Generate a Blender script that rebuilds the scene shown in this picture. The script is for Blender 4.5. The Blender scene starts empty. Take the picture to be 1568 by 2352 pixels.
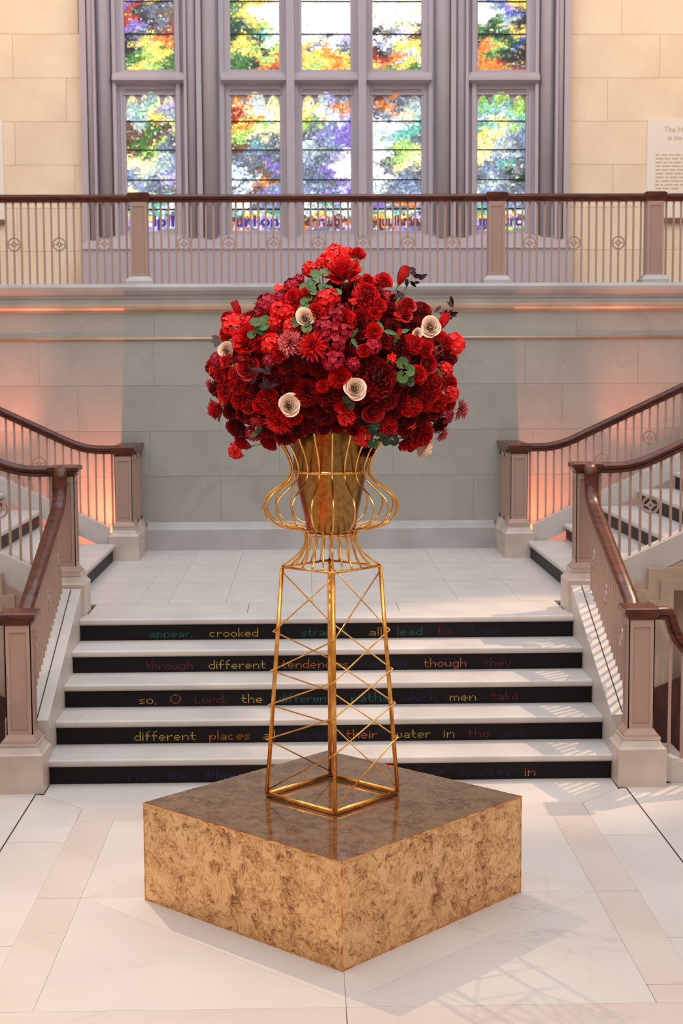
import bpy, math, random
from mathutils import Vector, Matrix
rnd = random.Random(7)
S = bpy.context.scene
COL = S.collection
PI = math.pi

# ---------------------------------------------------------------- camera
cd = bpy.data.cameras.new('camera')
cam = bpy.data.objects.new('camera', cd)
COL.objects.link(cam)
R_ = Vector((0.99969358, -0.0242889, -0.00477547)); U_ = Vector((0.0071083, 0.09688549, 0.99527015)); F_ = Vector((0.02371134, 0.99499912, -0.09702845))
cam.matrix_world = Matrix(((R_.x, U_.x, -F_.x, -0.13878), (R_.y, U_.y, -F_.y, 0.0), (R_.z, U_.z, -F_.z, 2.43), (0, 0, 0, 1)))
cd.sensor_fit = 'VERTICAL'; cd.sensor_height = 36.0; cd.lens = 3411.08 / 2352 * 36.0
cd.clip_start = 0.05; cd.clip_end = 200
cd.dof.use_dof = True; cd.dof.focus_distance = 6.55; cd.dof.aperture_fstop = 5.6
S.camera = cam

# ---------------------------------------------------------------- world, lights, exposure
S.view_settings.view_transform = 'Standard'; S.view_settings.look = 'None'
S.view_settings.exposure = 0.0; S.view_settings.gamma = 1.0; S.view_settings.use_curve_mapping = False
W = bpy.data.worlds.new('world'); S.world = W; W.use_nodes = True
W.node_tree.nodes['Background'].inputs[0].default_value = (0.80, 0.88, 1.0, 1)
W.node_tree.nodes['Background'].inputs[1].default_value = 1.0
def lamp(name, kind, loc, target, power, col, size=0.1, **kw):
    l = bpy.data.lights.new(name, kind); l.energy = power; l.color = col
    o = bpy.data.objects.new(name, l); COL.objects.link(o); o.location = loc
    if target is not None:
        o.rotation_euler = (Vector(target) - Vector(loc)).to_track_quat('-Z', 'Y').to_euler()
    if kind == 'AREA':
        l.shape = 'RECTANGLE'; l.size = size if not isinstance(size, tuple) else size[0]
        l.size_y = size if not isinstance(size, tuple) else size[1]
    else: l.shadow_soft_size = size
    for k, v in kw.items(): setattr(l, k, v)
    return o
WARM = (1.0, 0.74, 0.50)
lamp('skylight', 'AREA', (0, 6.0, 9.8), (0, 6.0, 0), 820, (0.88, 0.94, 1.0), (10.5, 15.0))
lamp('gallery_skylight', 'AREA', (0.13, 14.4, 9.6), (0.13, 17.5, 4.6), 150, (0.86, 0.92, 1.0), (4.5, 2.6))  # added cool fill to lift the window stonework; the ceiling is closed here
lamp('spot_left', 'SPOT', (-3.55, 13.1, 8.4), (-0.55, 5.9, 0.1), 2300, WARM, 0.05, spot_size=0.36, spot_blend=0.9)
lamp('spot_right', 'SPOT', (5.4, 12.4, 8.4), (1.35, 9.3, 0.4), 2600, (1.0, 0.70, 0.46), 0.03, spot_size=0.34, spot_blend=0.6)
lamp('spot_flowers_left', 'SPOT', (-3.0, 0.5, 7.5), (0, 6.6, 2.5), 1000, (1.0, 0.84, 0.70), 0.08, spot_size=0.22, spot_blend=0.6)  # two added spots that brighten the bouquet from the front
lamp('spot_flowers_right', 'SPOT', (3.2, 1.5, 8.0), (0, 6.6, 2.5), 900, (1.0, 0.84, 0.70), 0.08, spot_size=0.22, spot_blend=0.6)
for sx in (-1, 1):
    lamp('wall_washer', 'SPOT', (sx * 4.4 + 0.13, 15.0, 8.6), (sx * 4.0 + 0.13, 17.5, 5.2), 330, (1.0, 0.70, 0.50), 0.15, spot_size=1.5, spot_blend=1.0)
    lamp('stair_uplight', 'POINT', (sx * 1.872, 13.2, 1.0), None, 52 if sx < 0 else 34, (1.0, 0.27, 0.13), 0.010)  # added unseen light, placed for the pink wall patch and its edge
    lamp('stair_uplight', 'SPOT', (sx * 2.55, 13.2, 1.27), (sx * 3.2, 13.75, 2.7), 95 if sx < 0 else 80, (1.0, 0.27, 0.13), 0.010, spot_size=1.15, spot_blend=1.0)  # extra light added to carry the orange glow along the bead

# ---------------------------------------------------------------- materials
def lin(c):
    return tuple(((v / 255) / 12.92 if v <= 10.31 else ((v / 255 + 0.055) / 1.055) ** 2.4) for v in c)
def mat(name, col, rough=0.5, metal=0.0, col2=None, scale=4.0, detail=4.0, dist=0.0, lo=0.35, hi=0.65, coat=0.0, vary=0.0, stretch=None, bump=0.0, bscale=60, sub=0.0, spec=0.5):
    m = bpy.data.materials.new(name); m.use_nodes = True
    nt = m.node_tree; N = nt.nodes; L = nt.links; b = N['Principled BSDF']
    b.inputs['Roughness'].default_value = rough; b.inputs['Metallic'].default_value = metal
    b.inputs['Coat Weight'].default_value = coat; b.inputs['Coat Roughness'].default_value = 0.08
    b.inputs['Specular IOR Level'].default_value = spec
    if sub: b.inputs['Subsurface Weight'].default_value = sub; b.inputs['Subsurface Scale'].default_value = 0.01
    c1 = lin(col)
    b.inputs['Base Color'].default_value = (*c1, 1)
    out = None
    tc = N.new('ShaderNodeTexCoord'); mp = N.new('ShaderNodeMapping'); L.new(tc.outputs['Object'], mp.inputs[0])
    if stretch: mp.inputs['Scale'].default_value = stretch
    if col2:
        n = N.new('ShaderNodeTexNoise'); n.inputs['Scale'].default_value = scale; n.inputs['Detail'].default_value = detail; n.inputs['Distortion'].default_value = dist
        L.new(mp.outputs[0], n.inputs['Vector'])
        r = N.new('ShaderNodeValToRGB'); r.color_ramp.elements[0].position = lo; r.color_ramp.elements[1].position = hi
        r.color_ramp.elements[0].color = (*lin(col2), 1); r.color_ramp.elements[1].color = (*c1, 1)
        L.new(n.outputs['Fac'], r.inputs[0]); out = r.outputs[0]
    if vary:
        oi = N.new('ShaderNodeObjectInfo'); mr = N.new('ShaderNodeMapRange'); mr.inputs['To Min'].default_value = 1 - vary; mr.inputs['To Max'].default_value = 1 + vary
        L.new(oi.outputs['Random'], mr.inputs['Value'])
        h = N.new('ShaderNodeHueSaturation'); L.new(mr.outputs[0], h.inputs['Value'])
        if out: L.new(out, h.inputs['Color'])
        else: h.inputs['Color'].default_value = (*c1, 1)
        out = h.outputs[0]
    if out: L.new(out, b.inputs['Base Color'])
    if bump:
        n2 = N.new('ShaderNodeTexNoise'); n2.inputs['Scale'].default_value = bscale; n2.inputs['Detail'].default_value = 5
        L.new(mp.outputs[0], n2.inputs['Vector'])
        bp = N.new('ShaderNodeBump'); bp.inputs['Strength'].default_value = bump; bp.inputs['Distance'].default_value = 0.01
        L.new(n2.outputs['Fac'], bp.inputs['Height']); L.new(bp.outputs[0], b.inputs['Normal'])
    return m
def vein(m, col, scale=1.2, width=0.03, amt=0.5):
    """thin irregular marble veins mixed over the base colour"""
    nt = m.node_tree; N = nt.nodes; L = nt.links; b = N['Principled BSDF']
    src = b.inputs['Base Color'].links[0].from_socket
    tc = N.new('ShaderNodeTexCoord'); ge = N.new('ShaderNodeNewGeometry')
    n = N.new('ShaderNodeTexNoise'); n.inputs['Scale'].default_value = scale; n.inputs['Detail'].default_value = 7; n.inputs['Roughness'].default_value = 0.55; n.inputs['Distortion'].default_value = 0.8
    L.new(ge.outputs['Position'], n.inputs['Vector'])
    a = N.new('ShaderNodeMath'); a.operation = 'SUBTRACT'; a.inputs[1].default_value = 0.5; L.new(n.outputs['Fac'], a.inputs[0])
    ab = N.new('ShaderNodeMath'); ab.operation = 'ABSOLUTE'; L.new(a.outputs[0], ab.inputs[0])
    mr = N.new('ShaderNodeMapRange'); mr.inputs['From Min'].default_value = 0; mr.inputs['From Max'].default_value = width; mr.inputs['To Min'].default_value = amt; mr.inputs['To Max'].default_value = 0
    L.new(ab.outputs[0], mr.inputs['Value'])
    n2 = N.new('ShaderNodeTexNoise'); n2.inputs['Scale'].default_value = 0.9; L.new(ge.outputs['Position'], n2.inputs['Vector'])
    m2 = N.new('ShaderNodeMapRange'); m2.inputs['From Min'].default_value = 0.48; m2.inputs['From Max'].default_value = 0.62; L.new(n2.outputs['Fac'], m2.inputs['Value'])
    mu = N.new('ShaderNodeMath'); mu.operation = 'MULTIPLY'; L.new(mr.outputs[0], mu.inputs[0]); L.new(m2.outputs[0], mu.inputs[1])
    mx = N.new('ShaderNodeMix'); mx.data_type = 'RGBA'; L.new(mu.outputs[0], mx.inputs['Factor']); L.new(src, mx.inputs['A']); mx.inputs['B'].default_value = (*lin(col), 1)
    L.new(mx.outputs['Result'], b.inputs['Base Color'])
    return m
M = {}
M['marble'] = vein(mat('floor_marble', (212, 203, 196), 0.34, col2=(203, 193, 187), scale=1.4, vary=0.02), (170, 160, 156), 1.1, 0.008, 0.5)
M['marble_pink'] = vein(mat('pink_marble', (210, 196, 187), 0.34, col2=(203, 187, 178), scale=1.6, vary=0.02), (165, 150, 145), 1.0, 0.007, 0.5)
M['tread'] = vein(mat('tread_marble', (204, 195, 189), 0.40, col2=(192, 183, 178), scale=3.0), (165, 156, 152), 2.0, 0.008, 0.5)
M['plinth'] = vein(mat('plinth_marble', (205, 190, 178), 0.35, col2=(186, 168, 156), scale=4.0), (120, 85, 68), 1.7, 0.007, 0.8)
M['grout'] = mat('grout', (135, 128, 122), 0.9)
M['seam'] = mat('dark_seam', (35, 30, 32), 0.8)
M['wall'] = vein(mat('grey_limestone', (168, 166, 159), 0.6, col2=(156, 153, 147), scale=1.6, detail=6, vary=0.02, bump=0.05), (140, 134, 136), 0.8, 0.02, 0.35)
M['ledge'] = mat('ledge_stone', (182, 178, 176), 0.5, col2=(168, 163, 160), scale=3.0)
M['bead'] = mat('bead_bronze', (226, 200, 178), 0.5, 1.0, col2=(206, 178, 156), scale=3.0)
M['wallback'] = mat('wall_mortar', (150, 146, 143), 0.8)
M['warmback'] = mat('warm_mortar', (212, 190, 164), 0.8)
M['warmwall'] = mat('warm_limestone', (226, 206, 180), 0.75, col2=(214, 190, 164), scale=1.4, detail=5, vary=0.02, bump=0.04)
M['browns'] = mat('tan_stone', (190, 165, 145), 0.6, col2=(172, 146, 128), scale=3.0)
M['tracery'] = mat('tracery_stone', (176, 164, 170), 0.7, col2=(170, 158, 164), scale=2.0)
M['riser'] = mat('black_riser', (20, 17, 20), 0.5, spec=0.2)
M['paint'] = mat('taupe_paint', (172, 142, 129), 0.42)
M['paint_dark'] = mat('taupe_panel', (166, 135, 122), 0.45)
M['wood'] = mat('mahogany', (106, 46, 22), 0.34, col2=(50, 18, 10), scale=9, stretch=(1, 1, 6), coat=0.2, spec=0.3, dist=0.6, lo=0.3, hi=0.75)
M['door'] = mat('door_mahogany', (84, 40, 30), 0.5, col2=(60, 27, 22), scale=6, stretch=(6, 6, 1))  # dark brown for the sloped panel under the side flights
M['sign'] = mat('sign_board', (226, 215, 205), 0.6)
M['signtext'] = mat('sign_text', (186, 160, 128), 0.7)
M['signbase'] = mat('sign_ledge', (120, 84, 58), 0.6)
M['lead'] = mat('lead_came', (22, 22, 24), 0.6)
M['wire'] = mat('gold_wire', (244, 200, 122), 0.22, 1.0, col2=(216, 152, 74), scale=14, detail=3)
M['leg'] = mat('gold_leg', (244, 188, 104), 0.28, 1.0, col2=(214, 144, 66), scale=20, detail=4)
M['trimgold'] = mat('copper_edge', (250, 196, 130), 0.2, 1.0, col2=(190, 112, 60), scale=18, detail=5)
def led(name, c, e):
    m = bpy.data.materials.new(name); m.use_nodes = True; b = m.node_tree.nodes['Principled BSDF']
    b.inputs['Base Color'].default_value = (*lin(c), 1); b.inputs['Roughness'].default_value = 0.5
    b.inputs['Emission Color'].default_value = (*lin(c), 1); b.inputs['Emission Strength'].default_value = e
    return m
LED = {'y': led('led_yellow', (200, 160, 66), 0.6), 'o': led('led_orange', (196, 104, 54), 0.6), 't': led('led_teal', (16, 96, 90), 0.6),
       'r': led('led_red', (112, 22, 26), 0.4), 'b': led('led_blue', (24, 28, 84), 0.3)}
def brass():
    m = mat('patinated_brass', (196, 146, 70), 0.34, 1.0)
    nt = m.node_tree; N = nt.nodes; L = nt.links; b = N['Principled BSDF']
    tc = N.new('ShaderNodeTexCoord')
    mp = N.new('ShaderNodeMapping'); mp.inputs['Scale'].default_value = (1, 1, 0.35); L.new(tc.outputs['Object'], mp.inputs[0])
    n = N.new('ShaderNodeTexNoise'); n.inputs['Scale'].default_value = 7; n.inputs['Detail'].default_value = 2; L.new(mp.outputs[0], n.inputs[0])
    r = N.new('ShaderNodeValToRGB'); e = r.color_ramp.elements
    e[0].position = 0.36; e[0].color = (*lin((200, 92, 36)), 1); e[1].position = 0.66; e[1].color = (*lin((158, 126, 76)), 1)
    k = e.new(0.5); k.color = (*lin((168, 118, 60)), 1)
    L.new(n.outputs['Fac'], r.inputs[0])
    n2 = N.new('ShaderNodeTexNoise'); n2.inputs['Scale'].default_value = 38; n2.inputs['Detail'].default_value = 10; n2.inputs['Roughness'].default_value = 0.72; L.new(tc.outputs['Object'], n2.inputs[0])
    r2 = N.new('ShaderNodeValToRGB'); r2.color_ramp.elements[0].position = 0.38; r2.color_ramp.elements[0].color = (0.35, 0.3, 0.25, 1); r2.color_ramp.elements[1].position = 0.56; r2.color_ramp.elements[1].color = (1, 1, 1, 1)
    L.new(n2.outputs['Fac'], r2.inputs[0])
    mx = N.new('ShaderNodeMix'); mx.data_type = 'RGBA'; mx.blend_type = 'MULTIPLY'; mx.inputs['Factor'].default_value = 0.55
    L.new(r.outputs[0], mx.inputs['A']); L.new(r2.outputs[0], mx.inputs['B']); L.new(mx.outputs['Result'], b.inputs['Base Color'])
    mr = N.new('ShaderNodeMapRange'); mr.inputs['To Min'].default_value = 0.42; mr.inputs['To Max'].default_value = 0.16; L.new(n2.outputs['Fac'], mr.inputs['Value']); L.new(mr.outputs[0], b.inputs['Roughness'])
    return m
M['brass'] = brass()
def burl(name, light, mid, dark, metal, rough, coat, axis, size=1.0):
    """gold-leaf burl: little chips, each with feathery strokes running its own way"""
    m = mat(name, mid, rough, metal, coat=coat)
    nt = m.node_tree; N = nt.nodes; L = nt.links; b = N['Principled BSDF']
    tc = N.new('ShaderNodeTexCoord')
    w = N.new('ShaderNodeTexNoise'); w.inputs['Scale'].default_value = 13; w.inputs['Detail'].default_value = 4; L.new(tc.outputs['Object'], w.inputs[0])
    ad = N.new('ShaderNodeMixRGB'); ad.blend_type = 'ADD'; ad.inputs['Fac'].default_value = 0.055; L.new(tc.outputs['Object'], ad.inputs['Color1']); L.new(w.outputs['Color'], ad.inputs['Color2'])
    tones = []
    for sc, amt in ((16 * size, 0.16), (34 * size, 0.13)):
        v = N.new('ShaderNodeTexVoronoi'); v.inputs['Scale'].default_value = sc; L.new(ad.outputs[0], v.inputs['Vector'])
        sp = N.new('ShaderNodeSeparateColor'); L.new(v.outputs['Color'], sp.inputs[0])
        an = N.new('ShaderNodeMath'); an.operation = 'MULTIPLY'; an.inputs[1].default_value = 3.14; L.new(sp.outputs[0], an.inputs[0])
        ro = N.new('ShaderNodeVectorRotate'); ro.rotation_type = 'AXIS_ANGLE'; ro.inputs['Axis'].default_value = axis
        L.new(ad.outputs[0], ro.inputs['Vector']); L.new(an.outputs[0], ro.inputs['Angle'])
        mp = N.new('ShaderNodeMapping'); mp.inputs['Scale'].default_value = (110 * size, 30, 22 * size) if axis[1] else (110 * size, 22 * size, 30); L.new(ro.outputs[0], mp.inputs[0])
        n = N.new('ShaderNodeTexNoise'); n.inputs['Scale'].default_value = 1; n.inputs['Detail'].default_value = 3; n.inputs['Distortion'].default_value = 0.6; L.new(mp.outputs[0], n.inputs[0])
        mr = N.new('ShaderNodeMapRange'); mr.inputs['To Min'].default_value = -amt; mr.inputs['To Max'].default_value = amt; L.new(sp.outputs[1], mr.inputs['Value'])
        m2 = N.new('ShaderNodeMapRange'); m2.inputs['From Min'].default_value = .25; m2.inputs['From Max'].default_value = .75; m2.inputs['To Min'].default_value = -.34; m2.inputs['To Max'].default_value = .30; L.new(n.outputs['Fac'], m2.inputs['Value'])
        s_ = N.new('ShaderNodeMath'); s_.operation = 'ADD'; L.new(mr.outputs[0], s_.inputs[0]); L.new(m2.outputs[0], s_.inputs[1]); tones.append(s_)
    n3 = N.new('ShaderNodeTexNoise'); n3.inputs['Scale'].default_value = 7; n3.inputs['Detail'].default_value = 3; L.new(tc.outputs['Object'], n3.inputs[0])
    m3 = N.new('ShaderNodeMapRange'); m3.inputs['From Min'].default_value = .3; m3.inputs['From Max'].default_value = .7; m3.inputs['To Min'].default_value = 0.48; m3.inputs['To Max'].default_value = 0.80; L.new(n3.outputs['Fac'], m3.inputs['Value'])
    a1 = N.new('ShaderNodeMath'); a1.operation = 'ADD'; L.new(tones[0].outputs[0], a1.inputs[0]); L.new(tones[1].outputs[0], a1.inputs[1])
    a2 = N.new('ShaderNodeMath'); a2.operation = 'ADD'; L.new(a1.outputs[0], a2.inputs[0]); L.new(m3.outputs[0], a2.inputs[1])
    r = N.new('ShaderNodeValToRGB'); e = r.color_ramp.elements
    e[0].position = 0.12; e[0].color = (*lin(dark), 1); e[1].position = 0.88; e[1].color = (*lin(light), 1)
    k = e.new(0.46); k.color = (*lin(mid), 1)
    L.new(a2.outputs[0], r.inputs[0]); L.new(r.outputs[0], b.inputs['Base Color'])
    return m
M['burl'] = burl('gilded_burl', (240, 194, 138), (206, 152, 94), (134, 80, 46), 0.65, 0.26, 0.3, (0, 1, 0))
M['burltop'] = burl('gilded_burl_top', (176, 136, 98), (146, 104, 72), (98, 66, 48), 0.65, 0.12, 0.5, (0, 0, 1))  # darker copy of the burl: the top's dimmer reflections put into its colour
def petalmat(name, c, c2, vary=0.12, rough=0.45, sub=0.0):
    m = mat(name, c, rough, vary=vary, col2=c2, scale=22, detail=2, lo=0.3, hi=0.6, spec=0.3)
    nt = m.node_tree; b = nt.nodes['Principled BSDF']
    b.inputs['Sheen Weight'].default_value = 0.05
    return m
M['G'] = petalmat('scarlet_petal', (232, 22, 16), (205, 8, 12))
M['K'] = petalmat('red_petal', (222, 14, 14), (178, 4, 12))
M['D'] = petalmat('crimson_petal', (160, 4, 14), (98, 0, 10), 0.25)
M['H'] = petalmat('magenta_crimson_petal', (178, 8, 42), (132, 2, 28), 0.18)
M['R'] = petalmat('rose_petal', (190, 8, 18), (150, 2, 14), 0.15)
M['P'] = petalmat('smooth_red_petal', (214, 10, 12), (176, 4, 12))
M['pinkrose'] = petalmat('pink_red_petal', (200, 26, 48), (170, 10, 34))
M['C'] = petalmat('cream_petal', (250, 226, 206), (246, 214, 190), 0.04)
M['T'] = petalmat('pink_tip_petal', (196, 24, 34), (236, 160, 165), 0.05)
M['green'] = mat('leaf_green', (92, 120, 68), 0.5, col2=(42, 76, 36), scale=25, vary=0.3, spec=0.3)
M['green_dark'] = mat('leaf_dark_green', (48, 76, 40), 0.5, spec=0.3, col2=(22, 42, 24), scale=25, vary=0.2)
M['stem'] = mat('stem_green', (120, 130, 60), 0.5)
M['burgundy'] = mat('burgundy_leaf', (60, 14, 26), 0.5, col2=(30, 6, 14), scale=20, vary=0.3, spec=0.25)
M['foam'] = mat('foam_dark', (26, 12, 12), 0.95)
M['pod'] = mat('grey_bud', (104, 88, 80), 0.5, col2=(80, 62, 60), scale=20)
M['centre'] = mat('yellow_centre', (190, 180, 40), 0.6)
M['ceil'] = mat('ceiling_plaster', (200, 196, 190), 0.8)

# ---------------------------------------------------------------- mesh helpers
class B:
    def __init__(s): s.v = []; s.f = []; s.c = []
    def add(s, vs, fs):
        n = len(s.v); s.v += [tuple(p) for p in vs]; s.f += [tuple(i + n for i in f) for f in fs]; return s
    def box(s, x0, x1, y0, y1, z0, z1):
        return s.frus((x0, x1, y0, y1), z0, (x0, x1, y0, y1), z1)
    def frus(s, a, z0, b, z1):
        vs = [(a[0], a[2], z0), (a[1], a[2], z0), (a[1], a[3], z0), (a[0], a[3], z0), (b[0], b[2], z1), (b[1], b[2], z1), (b[1], b[3], z1), (b[0], b[3], z1)]
        return s.add(vs, [(0, 3, 2, 1), (4, 5, 6, 7), (0, 1, 5, 4), (1, 2, 6, 5), (2, 3, 7, 6), (3, 0, 4, 7)])
    def ext(s, poly, axis, a, b):
        """extrude a 2-D polygon along an axis: x -> (y,z), y -> (x,z), z -> (x,y)"""
        n = len(poly)
        def P(p, t):
            return (t, p[0], p[1]) if axis == 'x' else ((p[0], t, p[1]) if axis == 'y' else (p[0], p[1], t))
        area = sum(poly[i][0] * poly[(i + 1) % n][1] - poly[(i + 1) % n][0] * poly[i][1] for i in range(n))
        if (area < 0) != (axis == 'y'): poly = poly[::-1]
        if a > b: a, b = b, a
        vs = [P(p, a) for p in poly] + [P(p, b) for p in poly]
        fs = [tuple(range(n))[::-1], tuple(range(n, 2 * n))] + [(i, (i + 1) % n, (i + 1) % n + n, i + n) for i in range(n)]
        return s.add(vs, fs)
    def sweep(s, path, lat, prof, up=None):
        lat = Vector(lat).normalized(); n = len(prof); vs = []; k = len(path)
        for i, p in enumerate(path):
            p = Vector(p); t = (Vector(path[min(i + 1, k - 1)]) - Vector(path[max(i - 1, 0)])).normalized()
            u = up if up else lat.cross(t)
            if not up and u.length < 1e-6: u = Vector((0, 0, 1))
            u = Vector(u).normalized()
            for a, b in prof: vs.append(p + lat * a + u * b)
        fs = [tuple(range(n)), tuple(range((k - 1) * n, k * n))[::-1]]
        for i in range(k - 1):
            for j in range(n):
                a = i * n + j; b = i * n + (j + 1) % n
                fs.append((a, a + n, b + n, b))
        return s.add(vs, fs)
    def tube(s, pts, r, n=8, taper=None):
        pts = [Vector(p) for p in pts]; k = len(pts); vs = []
        t0 = (pts[1] - pts[0]).normalized(); a = t0.orthogonal().normalized()
        for i, p in enumerate(pts):
            t = (pts[min(i + 1, k - 1)] - pts[max(i - 1, 0)]).normalized()
            a = (a - t * a.dot(t)).normalized(); b = t.cross(a)
            rr = r if taper is None else r + (taper - r) * i / (k - 1)
            for j in range(n):
                an = 2 * PI * j / n; vs.append(p + a * math.cos(an) * rr + b * math.sin(an) * rr)
        fs = [tuple(range(n))[::-1], tuple(range((k - 1) * n, k * n))]
        for i in range(k - 1):
            for j in range(n):
                x = i * n + j; y = i * n + (j + 1) % n
                fs.append((x, y, y + n, x + n))
        return s.add(vs, fs)
    def lathe(s, prof, n=48, c=(0, 0), cap=False):
        vs = []; k = len(prof)
        for r, z in prof:
            for j in range(n):
                an = 2 * PI * j / n; vs.append((c[0] + r * math.cos(an), c[1] + r * math.sin(an), z))
        fs = []
        for i in range(k - 1):
            for j in range(n):
                x = i * n + j; y = i * n + (j + 1) % n
                fs.append((x, y, y + n, x + n))
        if cap: fs.append(tuple(range(n))[::-1])
        return s.add(vs, fs)
    def grid(s, rows):
        """rows: list of equal-length lists of points"""
        m = len(rows[0]); n0 = [p for r in rows for p in r]
        return s.add(n0, [(i * m + j, i * m + j + 1, (i + 1) * m + j + 1, (i + 1) * m + j) for i in range(len(rows) - 1) for j in range(m - 1)])
    def mesh(s, name, m, smooth=False):
        me = bpy.data.meshes.new(name); me.from_pydata(s.v, [], s.f); me.update()
        if m is not None: me.materials.append(m)
        if smooth: me.shade_smooth()
        return me
def link(name, me, parent=None, loc=None, **props):
    o = bpy.data.objects.new(name, me); COL.objects.link(o)
    if parent is not None: o.parent = parent
    if loc is not None: o.location = loc
    for k, v in props.items(): o[k] = v
    return o
def part(name, b, m, parent=None, smooth=False, loc=None, **props):
    return link(name, b.mesh(name, m, smooth), parent, loc, **props)
def thing(name, label, cat, loc=(0, 0, 0), group=None):
    o = link(name, None, None, loc, label=label, category=cat); o.empty_display_size = 0.05
    if group: o['group'] = group
    return o
def struct(name, b=None, m=None, smooth=False):
    return link(name, b.mesh(name, m, smooth) if b else None, None, None, kind='structure')
BX = lambda *a: B().box(*a)
SIDE = {-1: 'left', 1: 'right'}
YS, T, RZ, HW, LZ = 8.565, 0.3407, 0.15025, 1.668, 0.751   # stair start, tread, riser, half width, landing height
YW = 13.751                                                # back wall of the landing
ST, SX0 = 0.32, 1.83                                       # side flights: tread, first riser

# ================================================================ STRUCTURE
def slab(parent, poly, z0, z1, m, name='floor_slab', g=0.0012):
    cx = sum(p[0] for p in poly) / len(poly); cy = sum(p[1] for p in poly) / len(poly)
    q = []
    for p in poly:
        d = Vector((cx - p[0], cy - p[1])); d.normalize(); q.append((p[0] + d.x * g * 1.4, p[1] + d.y * g * 1.4))
    return part(name, B().ext([(a - cx, b - cy) for a, b in q], 'z', z0, z1), m, parent, loc=(cx, cy, 0))
R4 = lambda x0, x1, y0, y1: [(x0, y0), (x1, y0), (x1, y1), (x0, y1)]
floor = struct('floor', BX(-1.699, 1.699, -4, 8.62, -0.06, -0.012).box(-6, -1.699, -4, 8.46, -0.06, -0.012).box(1.699, 6, -4, 8.46, -0.06, -0.012), M['grout'])
MB_, MP_ = M['marble'], M['marble_pink']
for sx in (-1, 1):
    def X(poly): return [(p[0] * sx, p[1]) for p in (poly if sx > 0 else poly[::-1])]
    slab(floor, X([(0, 5.5), (1.17, 6.67), (0, 6.67)]), -0.02, 0, MB_)
    slab(floor, X([(0, 6.67), (1.17, 6.67), (0, 7.82)]), -0.02, 0, MB_)
    slab(floor, X([(0, 5.452), (1.19, 5.452), (1.19, 6.67), (1.17, 6.67), (0, 5.5)]), -0.02, 0, MB_)
    slab(floor, X([(1.19, 6.67), (1.19, 7.84), (0, 7.84), (0, 7.82), (1.17, 6.67)]), -0.02, 0, MB_)
    bm_ = MP_ if sx < 0 else MB_
    slab(floor, X(R4(1.19, 1.392, 6.67, 7.84)), -0.02, 0, MP_)
    if sx > 0: slab(floor, X(R4(1.19, 1.392, 5.62, 6.67)), -0.02, 0, MP_); slab(floor, X(R4(1.19, 1.392, 5.452, 5.62)), -0.02, 0, MP_)
    else: slab(floor, X(R4(1.19, 1.392, 5.452, 6.67)), -0.02, 0, MP_)
    slab(floor, X([(1.392, 7.485), (1.697, 7.485), (1.697, 8.36), (1.65, 8.34), (1.392, 8.07)]), -0.02, 0, MB_)
    slab(floor, X(R4(1.392, 1.697, 6.1, 7.485)), -0.02, 0, MB_)
    slab(floor, X(R4(1.392, 1.697, 4.6, 6.1)), -0.02, 0, MB_)
    for j, y in enumerate((-0.4, 1.2, 2.8, 4.4, 5.9, 7.25, 8.445)):
        y0 = -4 if j == 0 else (-0.4, 1.2, 2.8, 4.4, 5.9, 7.25)[j - 1]
        for x0, x1 in ((1.703, 2.9), (2.9, 4.2), (4.2, 5.6)): slab(floor, X(R4(x0, x1, y0, y)), -0.02, 0, MB_)
slab(floor, R4(-1.392, 1.392, 7.84, 8.07), -0.02, 0, MP_)
slab(floor, [(-1.392, 8.07), (1.392, 8.07), (1.65, 8.34), (1.655, 8.60), (-1.655, 8.60), (-1.65, 8.34)], -0.02, 0, MB_)
for x0, x1 in ((-1.392, 0.0), (0.0, 1.392)): slab(floor, R4(x0, x1, 5.24, 5.452), -0.02, 0, MP_)
for y0, y1 in ((4.4, 5.24), (2.8, 4.4), (1.2, 2.8), (-0.4, 1.2), (-4, -0.4)):
    for x0, x1 in ((-1.392, 0.0), (0.0, 1.392)): slab(floor, R4(x0, x1, y0, y1), -0.02, 0, MB_)
    if y1 < 5: [slab(floor, R4(x0, x1, y0, min(y1, 4.6)), -0.02, 0, MB_) for x0, x1 in ((-1.697, -1.392), (1.392, 1.697))]
for sx in (-1, 1): part('joint_strip', BX(sx * 1.7 - 0.004, sx * 1.7 + 0.004, -4, 8.36, -0.01, 0.0005), M['seam'], floor)

# landing floor
land = struct('floor_landing', BX(-1.95, 1.95, 10.1, 13.8, 0.55, 0.735), M['seam'])
y_edges = (10.22, 10.54, 11.6, 12.7, 13.75)
xs = [-1.95, -1.355, -1.134, -0.72, -0.1, 0.42, 0.95, 1.40, 1.95]
for i in range(4):
    cols = (-1.64, -0.55, 0.5, 1.64) if i == 0 else xs
    for a, b_ in zip(cols, cols[1:]):
        x0, x1 = (a, b_) if abs(a) < 1.7 or i else (a, b_)
        slab(land, R4(max(x0, -1.84) if i else x0, min(x1, 1.84) if i else x1, y_edges[i] if i else 10.13, y_edges[i + 1]), 0.735, LZ, M['tread'], g=.0016)

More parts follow.
